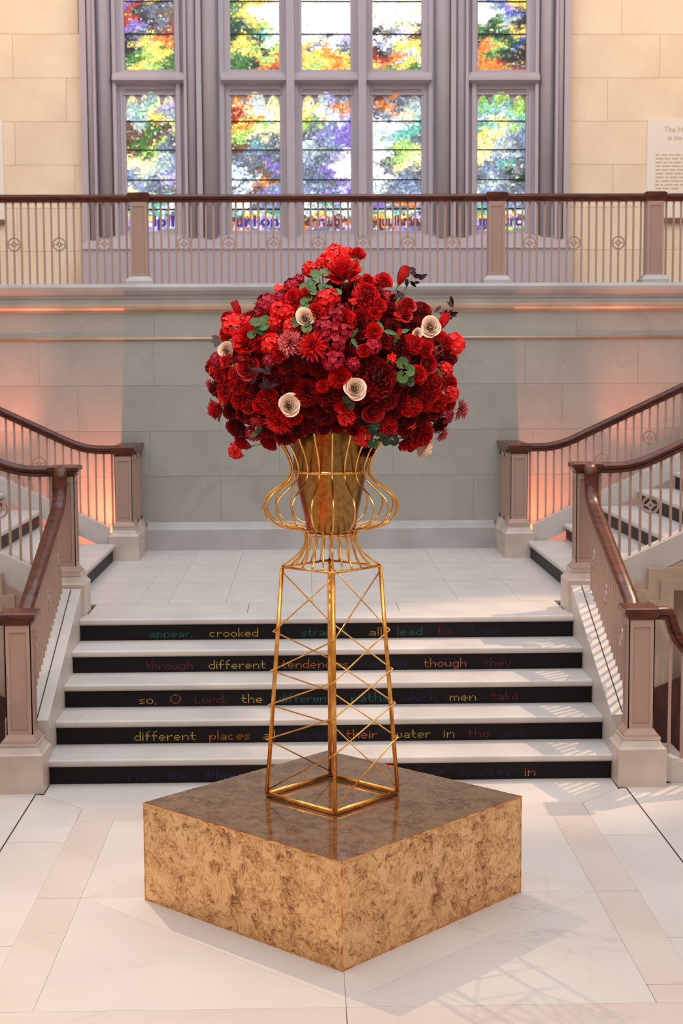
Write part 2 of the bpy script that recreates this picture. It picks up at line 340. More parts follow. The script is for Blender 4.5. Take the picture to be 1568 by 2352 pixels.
# main staircase (treads, risers, lettering)
FONT = {
'a': '.....|.....|.....|.....|.###.|....#|.####|#...#|.####', 'b': '#....|#....|#....|#.##.|##..#|#...#|#...#|##..#|#.##.',
'c': '.....|.....|.....|.....|.###.|#....|#....|#....|.###.', 'd': '....#|....#|....#|....#|.####|#...#|#...#|#...#|.####',
'e': '.....|.....|.....|.....|.###.|#...#|#####|#....|.###.', 'f': '..##|.#..|.#..|.#..|####|.#..|.#..|.#..|.#..',
'g': '.....|.....|.....|.....|.####|#...#|#...#|#...#|.####|....#|.###.', 'h': '#....|#....|#....|#....|#.##.|##..#|#...#|#...#|#...#',
'i': '.|.|#|.|#|#|#|#|#', 'k': '#...|#...|#...|#...|#..#|#.#.|##..|#.#.|#..#', 'l': '#|#|#|#|#|#|#|#|#',
'm': '.......|.......|.......|.......|###.##.|#..#..#|#..#..#|#..#..#|#..#..#', 'n': '.....|.....|.....|.....|#.##.|##..#|#...#|#...#|#...#',
'o': '.....|.....|.....|.....|.###.|#...#|#...#|#...#|.###.', 'p': '.....|.....|.....|.....|#.##.|##..#|#...#|##..#|#.##.|#....|#....',
'r': '....|....|....|....|#.##|##..|#...|#...|#...', 's': '....|....|....|....|.###|#...|.##.|...#|###.',
't': '....|.#..|.#..|.#..|####|.#..|.#..|.#..|..##', 'u': '.....|.....|.....|.....|#...#|#...#|#...#|#..##|.##.#',
'v': '.....|.....|.....|.....|#...#|#...#|.#.#.|.#.#.|..#..', 'w': '.......|.......|.......|.......|#..#..#|#..#..#|#..#..#|#..#..#|.##.##.',
'y': '.....|.....|.....|.....|#...#|#...#|#...#|.#.#.|..#..|..#..|.#...', ',': '.|.|.|.|.|.|.|.|#|#',
'O': '..###..|.#...#.|#.....#|#.....#|#.....#|#.....#|#.....#|.#...#.|..###..', 'L': '#...|#...|#...|#...|#...|#...|#...|#...|####',
'T': '#####|..#..|..#..|..#..|..#..|..#..|..#..|..#..|..#..', 'A': '..#..|..#..|.#.#.|.#.#.|#...#|#####|#...#|#...#|#...#'}
def dot_word(word, x0, x1, y, zb, col, parent, flip=1, axis='x'):
    dots = []; cx = 0
    for ch in word:
        g = FONT[ch].split('|')
        for r, row in enumerate(g):
            for c, v in enumerate(row):
                if v == '#': dots.append((cx + c, 8 - r))
        cx += len(g[0]) + 1
    w = cx - 2; b = B(); pz = 0.0066; r = 0.0025
    for a, h in dots:
        x = x0 + (x1 - x0) * a / max(w, 1); z = zb + h * pz
        vs = [(x + r * math.cos(k * PI / 3), y - 0.0012, z + r * math.sin(k * PI / 3)) for k in range(6)] + [(x + r * math.cos(k * PI / 3), y, z + r * math.sin(k * PI / 3)) for k in range(6)]
        b.add(vs, [(0, 1, 2, 3, 4, 5)] + [(k, k + 6, (k + 1) % 6 + 6, (k + 1) % 6) for k in range(6)])
    return part('lettering', b, LED[col], parent, kind='stuff')
def nose_poly(yf, yb, zt, th=0.042):
    r = 0.016; p = [(yb, zt - th), (yf + 0.008, zt - th)]
    for k in range(5):
        a = -PI / 2 - k * PI / 8
        p.append((yf + r + math.cos(a) * r, zt - th + r + math.sin(a) * r)) if k else None
    for k in range(5):
        a = PI - k * PI / 8; p.append((yf + r + math.cos(a) * r, zt - r + math.sin(a) * r))
    return p + [(yb, zt)]
stairs = thing('main_staircase', 'wide flight of five marble steps with black lettered risers behind the gilded plinth', 'staircase', (0, YS, 0))
def rel(o, root): o.location = o.location - root.location if False else o.location; return o
WORDS = """4 appear, -1.199 -0.917 t;4 crooked -0.794 -0.473 y;4 or -0.385 -0.302 b;4 straight, -0.169 0.140 t;4 all 0.282 0.362 y;4 lead 0.477 0.640 t;4 to 0.747 0.836 r;4 Thee 0.963 1.177 b;3 through -1.191 -0.891 r;3 different -0.780 -0.416 y;3 tendencies, -0.302 0.139 o;3 various 0.248 0.516 b;3 though 0.628 0.900 o;3 they 1.026 1.195 r;2 so, -1.197 -1.099 y;2 O -1.001 -0.943 o;2 Lord, -0.847 -0.656 r;2 the -0.554 -0.428 y;2 different -0.316 0.011 t;2 paths 0.138 0.369 t;2 which 0.452 0.672 b;2 men 0.766 0.926 y;2 take 1.031 1.197 r;1 different -1.193 -0.827 y;1 places -0.737 -0.497 o;1 all -0.407 -0.343 y;1 mingle -0.206 0.016 b;1 their 0.098 0.281 o;1 water 0.385 0.608 y;1 in 0.696 0.754 y;1 the 0.845 0.970 r;1 sea, 1.057 1.201 b;0 As -1.193 -1.079 b;0 the -0.965 -0.851 b;0 different -0.742 -0.534 b;0 streams -0.432 -0.178 b;0 having -0.102 0.128 b;0 their 0.510 0.651 b;0 sources 0.758 1.053 b;0 in 1.145 1.201 o"""
W_ = [w.split() for w in WORDS.split(';')]
def shift(b, d): b.v = [(p[0] - d[0], p[1] - d[1], p[2] - d[2]) for p in b.v]; return b
S0 = (0, YS, 0)
for k in range(5):
    y = YS + k * T; z = k * RZ
    yb = y + T + 0.02 if k < 4 else 10.128
    part('tread', shift(B().ext(nose_poly(y - 0.028, yb, z + RZ), 'x', -HW + 0.001, HW - 0.001), S0), M['tread'], stairs)
    rz = part('riser', shift(B().box(-HW + 0.001, HW - 0.001, y, y + 0.03, z, z + RZ - 0.043), S0), M['riser'], stairs)
    for w in W_:
        if int(w[0]) == k:
            o = dot_word(w[1], float(w[2]), float(w[3]), 0, 0, w[4], rz)
            o.location = (0, k * T - 0.0004, z + 0.022)

# ---- railings and newels
SP = 0.0705
def newel(x, y, z0, zb, zm, zt, zc, label, sx, bw=0.28, sw=0.15, both=True):
    """base block to zb, moulding to zm, shaft to zt, wooden cap to zc"""
    t = thing('newel_post', label, 'post', (x, y, z0))
    h = bw / 2; s = sw / 2
    b = B().box(-h, h, -h, h, 0, zb - z0)
    a0 = zb - z0; a1 = zm - z0; d = (a1 - a0)
    b.frus((-h, h, -h, h), a0, (-h + .012, h - .012, -h + .012, h - .012), a0 + d * .18)
    b.frus((-h + .014, h - .014, -h + .014, h - .014), a0 + d * .18, (-h + .035, h - .035, -h + .035, h - .035), a0 + d * .75)
    b.box(-h + .03, h - .03, -h + .03, h - .03, a0 + d * .75, a1)
    part('base', b, M['plinth'], t)
    b = B().frus((-s - .028, s + .028, -s - .028, s + .028), a1, (-s - .024, s + .024, -s - .024, s + .024), a1 + .014)
    b.frus((-s - .02, s + .02, -s - .02, s + .02), a1 + .014, (-s, s, -s, s), a1 + .045)
    part('foot_moulding', b, M['paint'], t)
    b = BX(-s + .006, s - .006, -s + .006, s - .006, a1 + .04, zt - z0)
    part('shaft', b, M['paint_dark'], t)
    lo, hi, e = a1 + .04, zt - z0, .026
    b = B()
    for q in range(4):
        f = B()
        f.box(-s, -s + e, -s, -s + .006, lo, hi).box(s - e, s, -s, -s + .006, lo, hi).box(-s + e, s - e, -s, -s + .006, lo, lo + .03).box(-s + e, s - e, -s, -s + .006, hi - .04, hi)
        f.box(-s + e + .006, s - e - .006, -s + .0035, -s + .006, lo + .04, lo + .043).box(-s + e + .006, s - e - .006, -s + .0035, -s + .006, hi - .053, hi - .05)
        c_, s_ = math.cos(q * PI / 2), math.sin(q * PI / 2)
        b.add([(p[0] * c_ - p[1] * s_, p[0] * s_ + p[1] * c_, p[2]) for p in f.v], f.f)
    part('panel_frame', b, M['paint'], t)
    c0 = zt - z0; ch = zc - zt; w = s + .03
    b = B().box(-s - .004, s + .004, -s - .004, s + .004, c0, c0 + ch * .2)
    b.frus((-s - .006, s + .006, -s - .006, s + .006), c0 + ch * .2, (-w, w, -w, w), c0 + ch * .55)
    b.frus((-w, w, -w, w), c0 + ch * .55, (-w, w, -w, w), c0 + ch * .88)
    b.frus((-w, w, -w, w), c0 + ch * .88, (-w + .012, w - .012, -w + .012, w - .012), c0 + ch)
    part('cap', b, M['wood'], t)
    return t
RAILP = [(-.034, -.062), (.034, -.062), (.036, -.046), (.030, -.038), (.043, -.028), (.046, -.012), (.038, 0), (.026, .008), (0, .012), (-.026, .008), (-.038, 0), (-.046, -.012), (-.043, -.028), (-.030, -.038), (-.036, -.046)]
def medallion():
    b = B(); n = 24; t = .006
    for ro, ri in ((.062, .049),):
        vs = []
        for y in (-t, t):
            for r in (ro, ri):
                vs += [(r * math.cos(2 * PI * k / n), y, r * math.sin(2 * PI * k / n)) for k in range(n)]
        fs = []
        for k in range(n):
            j = (k + 1) % n
            fs += [(k, j, n + j, n + k), (2 * n + k, 3 * n + k, 3 * n + j, 2 * n + j), (k, 2 * n + k, 2 * n + j, j), (n + k, n + j, 3 * n + j, 3 * n + k)]
        b.add(vs, fs)
    # concave four-pointed star with an open centre
    out = []; m = 8; inn = []
    for q in range(4):
        for k in range(m):
            a = q * PI / 2 + k / m * PI / 2
            f = abs(math.cos(a)) ** .55 + abs(math.sin(a)) ** .55
            r = .056 / f ** (1 / .55)
            out.append((r * math.cos(a), r * math.sin(a)))
            r2 = max(r - .012, .004) if r > .03 else .0095
            r2 = .0105 / (abs(math.cos(a)) + abs(math.sin(a)))
            inn.append((r2 * math.cos(a), r2 * math.sin(a)))
    N = len(out); vs = []
    for y in (-t, t):
        vs += [(p[0], y, p[1]) for p in out] + [(p[0], y, p[1]) for p in inn]
    fs = []
    for k in range(N):
        j = (k + 1) % N
        fs += [(k, j, N + j, N + k), (2 * N + k, 3 * N + k, 3 * N + j, 2 * N + j), (k, 2 * N + k, 2 * N + j, j), (N + k, N + j, 3 * N + j, 3 * N + k)]
    return b.add(vs, fs)
MED = {}
def railing(label, origin, d, rail, base, s_list, med_s, cat='railing', name='stair_railing', string=None, zmed=.5, bt=None, railprof=RAILP, med_z=None, string_w=.15, seam=True):
    """rail: [(s,z)] top line, base(s): z of the baluster foot; d unit direction"""
    t = thing(name, label, cat, origin)
    d = Vector(d); lat = Vector((-d.y, d.x, 0)); o0 = Vector(origin)
    def P(s, z, l=0): return d * s + lat * l + Vector((0, 0, z - o0.z))
    part('handrail', B().sweep([P(s, z - .012) for s, z in rail], -lat, railprof), M['wood'], t, True).data.set_sharp_from_angle(angle=.75)
    def ztop(s):
        for (a, za), (b_, zb) in zip(rail, rail[1:]):
            if a <= s <= b_ and b_ > a: return za + (zb - za) * (s - a) / (b_ - a)
        return rail[0][1] if s < rail[0][0] else rail[-1][1]
    meshes = {}
    for i, s in enumerate(s_list):
        z0 = base(s); z1 = ztop(s) - .066
        ang = math.atan2(d.y, d.x)
        def bar(za, zb):
            key = round(zb - za, 3)
            if key not in meshes: meshes[key] = BX(-.0085, .0085, -.006, .006, 0, zb - za).mesh('baluster', M['paint'])
            o = link('baluster', meshes[key], t, P(s, za)); o.rotation_euler.z = ang
        if i in med_s:
            zm = med_z(s) if med_z else z0 + (z1 - z0) * zmed
            bar(z0, zm - .055); bar(zm + .055, z1)
            if 'med' not in meshes: meshes['med'] = medallion().mesh('medallion', M['paint'])
            o = link('medallion', meshes['med'], t, P(s, zm)); o.rotation_euler.z = ang
        else: bar(z0, z1)
    if string:
        poly, w = string
        # poly in (s, z)
        b = B(); n = len(poly)
        vs = [P(s, z, -w) for s, z in poly] + [P(s, z, w) for s, z in poly]
        b.add(vs, [tuple(range(n))[::-1], tuple(range(n, 2 * n))] + [(i, (i + 1) % n, (i + 1) % n + n, i + n) for i in range(n)])
        part('stringer', b, M['tread'], t)
    return t
def ease(a, b_, n=7):
    """smooth S between two (s,z,slope) ends by Hermite"""
    (s0, z0, m0), (s1, z1, m1) = a, b_; h = s1 - s0; out = []
    for i in range(n + 1):
        t = i / n; out.append((s0 + h * t, (2 * t**3 - 3 * t * t + 1) * z0 + (t**3 - 2 * t * t + t) * h * m0 + (-2 * t**3 + 3 * t * t) * z1 + (t**3 - t * t) * h * m1))
    return out
XN = 1.795
for sx in (-1, 1):
    sd = SIDE[sx]; warm = ''
    newel(sx * 1.796, 8.506, 0, .222, .285, .968, 1.042, f'tall taupe newel post with marble base at the {sd} foot of the steps', sx)
    newel(sx * 1.785, 10.162, LZ, .967, 1.04, 1.70, 1.772, f'taupe newel post at the {sd} top of the five steps', sx)
    # rear pier: newel and the wall pier behind it
    t = newel(sx * 1.735, 13.06, LZ, .967, 1.045, 1.665, 1.748, f'taupe newel post beside the back wall at the {sd} end of the landing', sx, bw=.26)
    b = B().box(-.07, .07, .08, .655, .29, .914).box(-.078, .078, .30, .36, .29, .914).box(-.078, .078, .58, .655, .29, .914).box(-.078, .078, .08, .655, .29, .33).box(-.078, .078, .08, .655, .87, .914)
    part('side_pier', b, M['paint'], t)
    part('pier_base', B().box(-.125, .125, .13, .67, 0, .2).frus((-.125, .125, .13, .67), .2, (-.09, .09, .13, .67), .294), M['plinth'], t)
    part('pier_cap', B().frus((-.085, .085, .10, .67), .914, (-.105, .105, .10, .67), .96).box(-.105, .105, .10, .67, .96, .997), M['wood'], t)
    # main flight
    n = 20; y0, y1 = 8.66, 10.03
    st = lambda s: .372 + .415 * (s)         # s measured from y = 8.66
    rl = [(8.60 - 8.66, .995), (8.66 - 8.66, 1.012)] + [(s, 1.035 + .395 * s) for s in (.06, .4, .8, 1.15, 1.22)] + [(1.27, 1.545), (1.31, 1.585), (1.335, 1.64), (1.345, 1.70), (1.355, 1.745), (1.39, 1.772), (1.45, 1.776)]
    railing(f'sloping rail with thin balusters on the {sd} of the five steps', (sx * XN, 8.66, 0), (0, 1, 0), rl, lambda s: .372 + .415 * s - .02,
            [.035 + i * SP for i in range(19)], {4, 11, 17}, string=([(-.02, .0), (1.36, .0), (1.36, .372 + .415 * 1.37), (-.02, .364)], .127), zmed=.46)
    rr = bpy.data.objects[[o.name for o in bpy.data.objects if o.name.startswith('stair_railing') and o.parent is None][-1]]
    p0, p1 = (.0, .3735), (1.35, .9382)
    part('joint_line', B().sweep([(-sx * .058, s_, z_) for s_, z_ in (p0, p1)], (1, 0, 0), [(-.003, -.004), (.003, -.004), (.003, .0012), (-.003, .0012)]), M['seam'], rr)
    # side flight rails: front and rear
    for which, yy, z_l, zb0 in (('front', 10.162, 1.772, 1.032), ('rear', 13.06, 1.757, 1.04)):
        x0 = 1.785 if which == 'front' else 1.74
        off = .10
        zr = lambda s, z_l=z_l: z_l + .47 * (s - .33)
        path = [(.02, z_l), (.18, z_l)] + ease((.19, z_l, 0), (.48, zr(.48), .47)) + [(1.2, zr(1.2)), (2.0, zr(2.0)), (3.2, zr(3.2))]
        bs = lambda s, zb0=zb0: zb0 + .47 * (s - .13) - .005
        mk = {5, 11, 17, 23, 29} if which == 'front' else {9, 15, 21, 27, 33}
        o = thing  # keep lint quiet
        lst = [.10 + SP * (i + 0) for i in range(42)]
        rr = railing(f'{which} rail climbing to the {sd} from the landing', (sx * x0, yy, LZ), (sx, 0, 0), path, bs, lst, mk,
                string=([(.12, zb0 - .20), (3.2, zb0 - .20 + .47 * 3.08 + .06), (3.2, zb0 + .47 * 3.07), (.12, zb0)], .075), zmed=.5)
    # side flights
    s = thing('side_staircase', f'marble side flight with black risers rising to the {sd} off the landing', 'staircase', (sx * SX0, 10.3, LZ))
    for k in range(9):
        xa = k * ST; xb = xa + ST + .02
        prof = [(sx * (p[0]), p[1]) for p in nose_poly(xa - .022, xb, (k + 1) * RZ)]
        part('tread', B().ext(prof, 'y', -.05, 2.67), M['tread'], s)
        part('riser', B().box(*sorted((sx * xa, sx * (xa + .03))), -.05, 2.67, k * RZ, (k + 1) * RZ - .043), M['riser'], s)
    part('stair_core', B().ext([(sx * .04, -.2), (sx * 9 * ST, -.2), (sx * 9 * ST, 9 * RZ - .06)] + [(sx * .04, .04)], 'y', -.04, 2.66), M['browns'], s)
    # descending flights beyond the lower newels
    xr = 1.80
    path = [(.03, 1.036), (.16, 1.036), (.19, 1.02), (.205, .985), (.22, .93), (.25, .87), (.29, .82), (.35, .775), (.8, .56), (1.6, .18), (3.0, -.48)]
    railing(f'rail curving down to the {sd} beyond the foot of the steps', (sx * 1.796, 8.506, 0), (sx, 0, 0), path, lambda s: .165 - .44 * (s - .18), [.185 + SP * 1.05 * i for i in range(26)], {4, 10, 16},
            string=([(.145, .17), (3.0, .165 - .44 * 2.82), (3.0, -.02 - .44 * 2.82), (.145, .02)], .06), zmed=.46)
    s = thing('lower_staircase', f'flight sinking below floor level beyond the {sd} newel post', 'staircase', (sx * 2.0, 8.6, 0))
    for k in range(7):
        part('tread', B().box(*sorted((sx * k * ST, sx * ((k + 1) * ST + .03))), -.02, 1.35, -(k + 1) * RZ - .04, -(k + 1) * RZ), M['tread'], s)
        part('riser', B().box(*sorted((sx * (k * ST), sx * (k * ST + .03))), -.02, 1.35, -(k + 1) * RZ, -k * RZ - .002 if k else -.03), M['riser'], s)

# wall under each side flight, with stepped door surround
for sx in (-1, 1):
    X = lambda poly: [(p[0] * sx, p[1]) for p in poly]
    zb = lambda x: .84 + .47 * (x - 1.915)
    w = struct('wall_' + SIDE[sx], B().ext(X([(1.66, -1.7), (2.33, -1.7), (2.33, .94), (5.0, .94), (5.0, zb(5.0)), (1.915, zb(1.915)), (1.915, .74), (1.66, .74)]), 'y', 10.06, 10.24), M['browns'])
    part('backing', B().box(*sorted((sx * 2.33, sx * 5.0)), 10.18, 10.24, -1.7, .94), M['browns'], w)
    part('surround', B().ext(X([(2.12, -1.7), (2.12, .90), (2.20, .90), (2.20, 1.05), (5.0, 1.05), (5.0, .94), (2.33, .94), (2.33, -1.7)]), 'y', 10.02, 10.065), M['browns'], w)
    part('inner_moulding', B().ext(X([(2.20, -1.7), (2.20, .83), (2.28, .83), (2.28, .97), (5.0, .97), (5.0, .90), (2.37, .90), (2.37, -1.7)]), 'y', 10.0, 10.03), M['browns'], w)
    part('wainscot', B().ext(X([(2.0, -1.7), (2.0, .12), (5.0, .12 + .42 * 3.0 if False else .9), (5.0, -1.7)][:0] + [(1.96, -1.7), (1.96, .10), (2.86, .49), (5.0, .49), (5.0, -1.7)]), 'y', 9.96, 10.0), M['door'], w)  # dark brown panel, its top edge sloping up outward
    struct('wall_under_' + SIDE[sx], B().box(*sorted((sx * 1.672, sx * 1.79)), 8.66, 10.02, -1.7, .33), M['browns'])

# back wall of ashlar blocks
def ashlar(parent, x0, x1, y0, y1, z0, z1, courses, lengths, m, gap=.0009, depth=.02, name='stone_block'):
    z = z0; i = 0; protos = {}
    while z < z1 - .01:
        h = min(courses[i % len(courses)], z1 - z)
        x = x0 - (lengths[i % len(lengths)] * .5 if i % 2 else 0); j = 0
        while x < x1 - .005:
            L_ = lengths[(i * 3 + j) % len(lengths)]
            a, b_ = max(x, x0), min(x + L_, x1)
            if b_ - a > .03:
                key = (round(b_ - a, 3), round(h, 3))
                if key not in protos:
                    w, hh, e = (b_ - a) / 2 - gap, h - gap, .003
                    protos[key] = B().ext([(-w, gap), (w, gap), (w, hh), (-w, hh)], 'y', y0, y1).mesh(name, m)
                link(name, protos[key], parent, ((a + b_) / 2, 0, z))
            x += L_; j += 1
        z += h; i += 1
wb = struct('wall_back', BX(-5.5, 5.5, YW + .012, YW + .3, -.2, 3.04), M['wallback'])
ashlar(wb, -5.4, 5.4, YW, YW + .02, LZ + .24, 2.687, [.44, .42, .42, .43], [1.05, 1.3, .92, 1.2], M['wall'])
ashlar(wb, -5.4, 5.4, YW - .004, YW + .02, 2.711, 2.937, [.23], [1.31, 1.02, 1.55], M['wall'])
part('lower_bead', B().ext([(YW + .02, 2.685), (YW - .016, 2.685), (YW - .022, 2.692), (YW - .022, 2.705), (YW - .012, 2.712), (YW + .02, 2.712)], 'x', -5.4, 5.4), M['bead'], wb, True)
og = [(YW + .02, 2.935), (YW - .012, 2.935)] + [(YW - .012 - .055 * math.sin(k * PI / 12), 2.945 + .052 * (1 - math.cos(k * PI / 12))) for k in range(7)] + [(YW - .067, 3.006), (YW + .02, 3.006)]
part('ogee_bead', B().ext(og, 'x', -5.4, 5.4), M['bead'], wb)
part('frieze', B().box(-5.4, 5.4, YW - .03, YW + .02, 3.006, 3.06), M['ledge'], wb)
tr = struct('trim_1', B().ext([(YW + .3, 3.06), (YW - .04, 3.06), (YW - .045, 3.085), (YW - .075, 3.10), (YW - .105, 3.13), (YW - .115, 3.16), (YW - .10, 3.19), (YW + .3, 3.19)], 'x', -5.4, 5.4), M['ledge'])
bb = struct('baseboard_back', B().ext([(YW + .01, LZ), (YW - .075, LZ), (YW - .075, LZ + .19), (YW - .06, LZ + .205), (YW - .05, LZ + .225), (YW - .02, LZ + .24), (YW - .012, LZ + .255), (YW + .01, LZ + .255)], 'x', -1.61, 1.61), M['ledge'])

for sx in (-1, 1):  # made-up fixture, out of sight at the added glow light
    t = thing('wall_uplight', 'small uplight hidden behind the %s rear stair rail, its red glow on the wall' % SIDE[sx], 'lamp', (sx * 1.88, 13.2, .96))
    part('lamp_base', B().box(-.012, .03, -.03, .03, -.06, .0), M['paint'], t); part('bracket', B().box(-.012, .03, -.068, -.028, -.05, -.03), M['paint'], t)
# gallery floor above, its back wall, the window
gf = struct('floor_gallery', BX(-5.4, 5.4, YW + .25, 17.6, 3.0, 3.186), M['ledge'])
YG = 17.5
for sd, x0, x1 in (('gallery_left', -5.4, -2.672), ('gallery_right', 2.925, 5.4)):
    w = struct('wall_' + sd, BX(x0, x1, YG + .01, YG + .3, 3.0, 9.6), M['warmback'])
    ashlar(w, x0, x1, YG - .03, YG + .02, 3.29 - .49, 9.5, [.49], [1.05, .9, 1.2], M['warmwall'], gap=.0015)

# balcony railing and posts
yb_ = YW + .03
bays = [(-5.2, -4.44), (-4.44 + .0, -1.64), (-1.64, 1.62), (1.62, 3.075), (3.075, 5.2)]
posts = [-3.2, -1.64, 1.62, 3.075, 4.7]
for i, x in enumerate(posts):
    lab = ['square taupe post of the balcony rail at the outer left', 'square taupe post of the balcony rail left of the flowers', 'square taupe post of the balcony rail right of the flowers', 'square taupe post of the balcony rail near the wall text', 'square taupe post of the balcony rail at the outer right'][i]
    t = thing('balcony_post', lab, 'post', (x, yb_, 3.19))
    part('base', B().box(-.125, .125, -.12, .12, 0, .03).frus((-.125, .125, -.12, .12), .03, (-.09, .09, -.09, .09), .07), M['ledge'], t)
    part('shaft', BX(-.07, .07, -.07, .07, .07, .74), M['paint_dark'], t)
    b = B()
    for a in (-1, 1): b.box(*sorted((a * .076, a * .052)), -.077, .077, .07, .74)
    b.box(-.052, .052, -.077, .077, .07, .10).box(-.052, .052, -.077, .077, .70, .74)
    part('panel_frame', b, M['paint'], t)
    part('cap', B().frus((-.08, .08, -.08, .08), .74, (-.10, .10, -.09, .09), .765).box(-.10, .10, -.09, .09, .765, .815).frus((-.10, .10, -.09, .09), .815, (-.085, .085, -.075, .075), .826), M['wood'], t)
medx = [-4.01, -3.6, -2.783, -2.373, -1.953, -1.24, -.832, -.423, -.015, .393, .80, 1.21, 1.93, 2.345, 2.757, 3.53, 3.94]
bay = [('leftmost', -5.2, -3.2), ('left', -3.2, -1.64), ('long middle', -1.64, 1.62), ('right', 1.62, 3.075), ('rightmost', 3.075, 5.2)]
for nm, a, b_ in bay:
    ms = [m for m in medx if a < m < b_]
    x0 = ms[0] if ms else a + .3
    lst = []; k = int((x0 - a - .10) / .0683); x = x0 - k * .0683
    while x < b_ - .10: lst.append(x - a); x += .0683
    md = {min(range(len(lst)), key=lambda i: abs(lst[i] + a - m)) for m in ms}
    prof = [(p[0] * 1.0, p[1] * 1.0) for p in RAILP]
    railing(f'{nm} span of the balcony railing with round medallions', (a, yb_, 3.19), (1, 0, 0), [(.0, 4.006), (b_ - a, 4.006)], lambda s: 3.188, lst, md, name='balcony_railing', med_z=lambda s: 3.555 + .003 * s)

# window: tracery and glass
win = struct('window_1')
def tp(name, b, m=None, smooth=False): return part(name, b, m or M['tracery'], win, smooth)
PX = [(-2.185, -1.618), (-.973, -.412), (-.152, .407), (.662, 1.226), (1.873, 2.438)]
ZT = 9.5
sol = [(-2.672, -2.185), (-1.618, -.973), (-.412, -.152), (.407, .662), (1.226, 1.873), (2.438, 2.925)]
for a, b_ in sol: tp('mullion_back', BX(a, b_, YG, YG + .25, 3.19, ZT))
for a, b_ in PX:
    tp('transom_back', BX(a, b_, YG, YG + .25, 5.618, 5.838)); tp('apron', BX(a, b_, YG, YG + .25, 3.19, 4.009))
for a, b_, y in ((-2.672, -2.60, -.16), (-2.60, -2.53, -.10), (-2.53, -2.50, -.16), (-2.318, -2.278, -.07), (-1.60, -1.55, -.05), (-1.503, -1.47, -.12), (-1.36, -1.30, -.13), (-1.10, -1.05, -.05)):
    for mir in (0, 1):
        x0, x1 = (a, b_) if not mir else (.253 - b_, .253 - a)
        tp('moulded_shaft', BX(x0, x1, YG + y, YG, 3.86, ZT))
def colonette(x, r, y):
    b = B(); b.tube([(x, YG + y, 3.84), (x, YG + y, ZT)], r, 14); tp('colonette', b, None, True)
for x, r, y in ((-2.42, .085, -.02), (-1.42, .055, -.06), (-1.215, .085, -.06), (-2.56, .03, -.14)):
    colonette(x, r, y); colonette(.253 - x, r, y)
for x in (-.285, .535):
    tp('slim_mullion', B().box(x - .085, x + .085, YG - .05, YG, 3.86, ZT).frus((x - .045, x + .045, YG - .16, YG - .05), 3.86, (x - .045, x + .045, YG - .16, YG - .05), ZT))
for a, b_ in ((-2.318, -1.50), (-1.08, -.33), (-.24, .49), (.58, 1.335), (1.755, 2.576)):
    tp('transom', B().ext([(YG, 5.66), (YG - .09, 5.69), (YG - .13, 5.70), (YG - .13, 5.735), (YG - .05, 5.80), (YG, 5.82)], 'x', a, b_))
# sloping sill and the wall under it
tp('sill', B().ext([(YG, 3.97), (YG - .22, 3.86), (YG - .36, 3.80), (YG - .37, 3.78), (YG - .35, 3.765), (YG - .35, 3.19), (YG, 3.19)], 'x', -2.66, 2.915))
PAL = {'W': (255, 253, 246), 'w': (206, 224, 234), 'y': (222, 196, 84), 'Y': (226, 220, 160), 'o': (206, 116, 44), 'r': (150, 44, 30), 'g': (62, 104, 46), 'G': (150, 190, 96), 'd': (24, 52, 34), 'k': (34, 28, 28), 'b': (112, 128, 158), 'B': (70, 80, 160), 'p': (120, 102, 180), 'P': (180, 172, 220), 't': (92, 164, 150), 'n': (96, 70, 56), 's': (90, 98, 112), 'S': (156, 176, 178)}
UP = ['ykrs|pyks|rksn|rksn|pknr|ksyo|kyyg|gGyg|gyGg', 'WyWW|gyyW|gyWW|dyGW|dgtW|yykG|gyGo|gdor', 'WWWW|WWWW|WWWW|WWWW|WWWP|ysWs|yyoy|Gyoy', 'WWYW|WWYW|YWWY|WYWW|ksYn|WPWn|ksyy|roSY|ygyg', 'WWpy|WBpy|WSBk|WgSk|gdgy|dddB|oGdk|ogdk|oorn']
LO = ['YSbY|StYP|SSyb|ngkY|ngns|ngGs|YYSb|bSSb|bbsP|Ysss|sStw', 'oYSY|rowY|rYwY|yoGY|GGYs|ntss|sbss|wssp|wsns|swob|wsnp|Wsbs', 'YPbS|YSSo|yYwP|Gbpp|spbp|wsbp|SsPW|bspW|sspW|bsbP|bspp|wStw', 'nosP|nosS|swYS|WwSt|wStt|wGGs|WsGY|WsYY|Wbss|wsbs|wsbb|psob', 'GGYG|tGtG|StSt|tYGb|yYbb|YySs|YSbs|sbts|sbsd|SSss|bbsb|tbbb']
glassm = bpy.data.materials.new('stained_glass'); glassm.use_nodes = True
_n = glassm.node_tree; _b = _n.nodes['Principled BSDF']; _a = _n.nodes.new('ShaderNodeVertexColor'); _a.layer_name = 'Col'
_n.links.new(_a.outputs[0], _b.inputs['Base Color']); _n.links.new(_a.outputs[0], _b.inputs['Emission Color'])
_b.inputs['Emission Strength'].default_value = 0.92; _b.inputs['Roughness'].default_value = 0.25
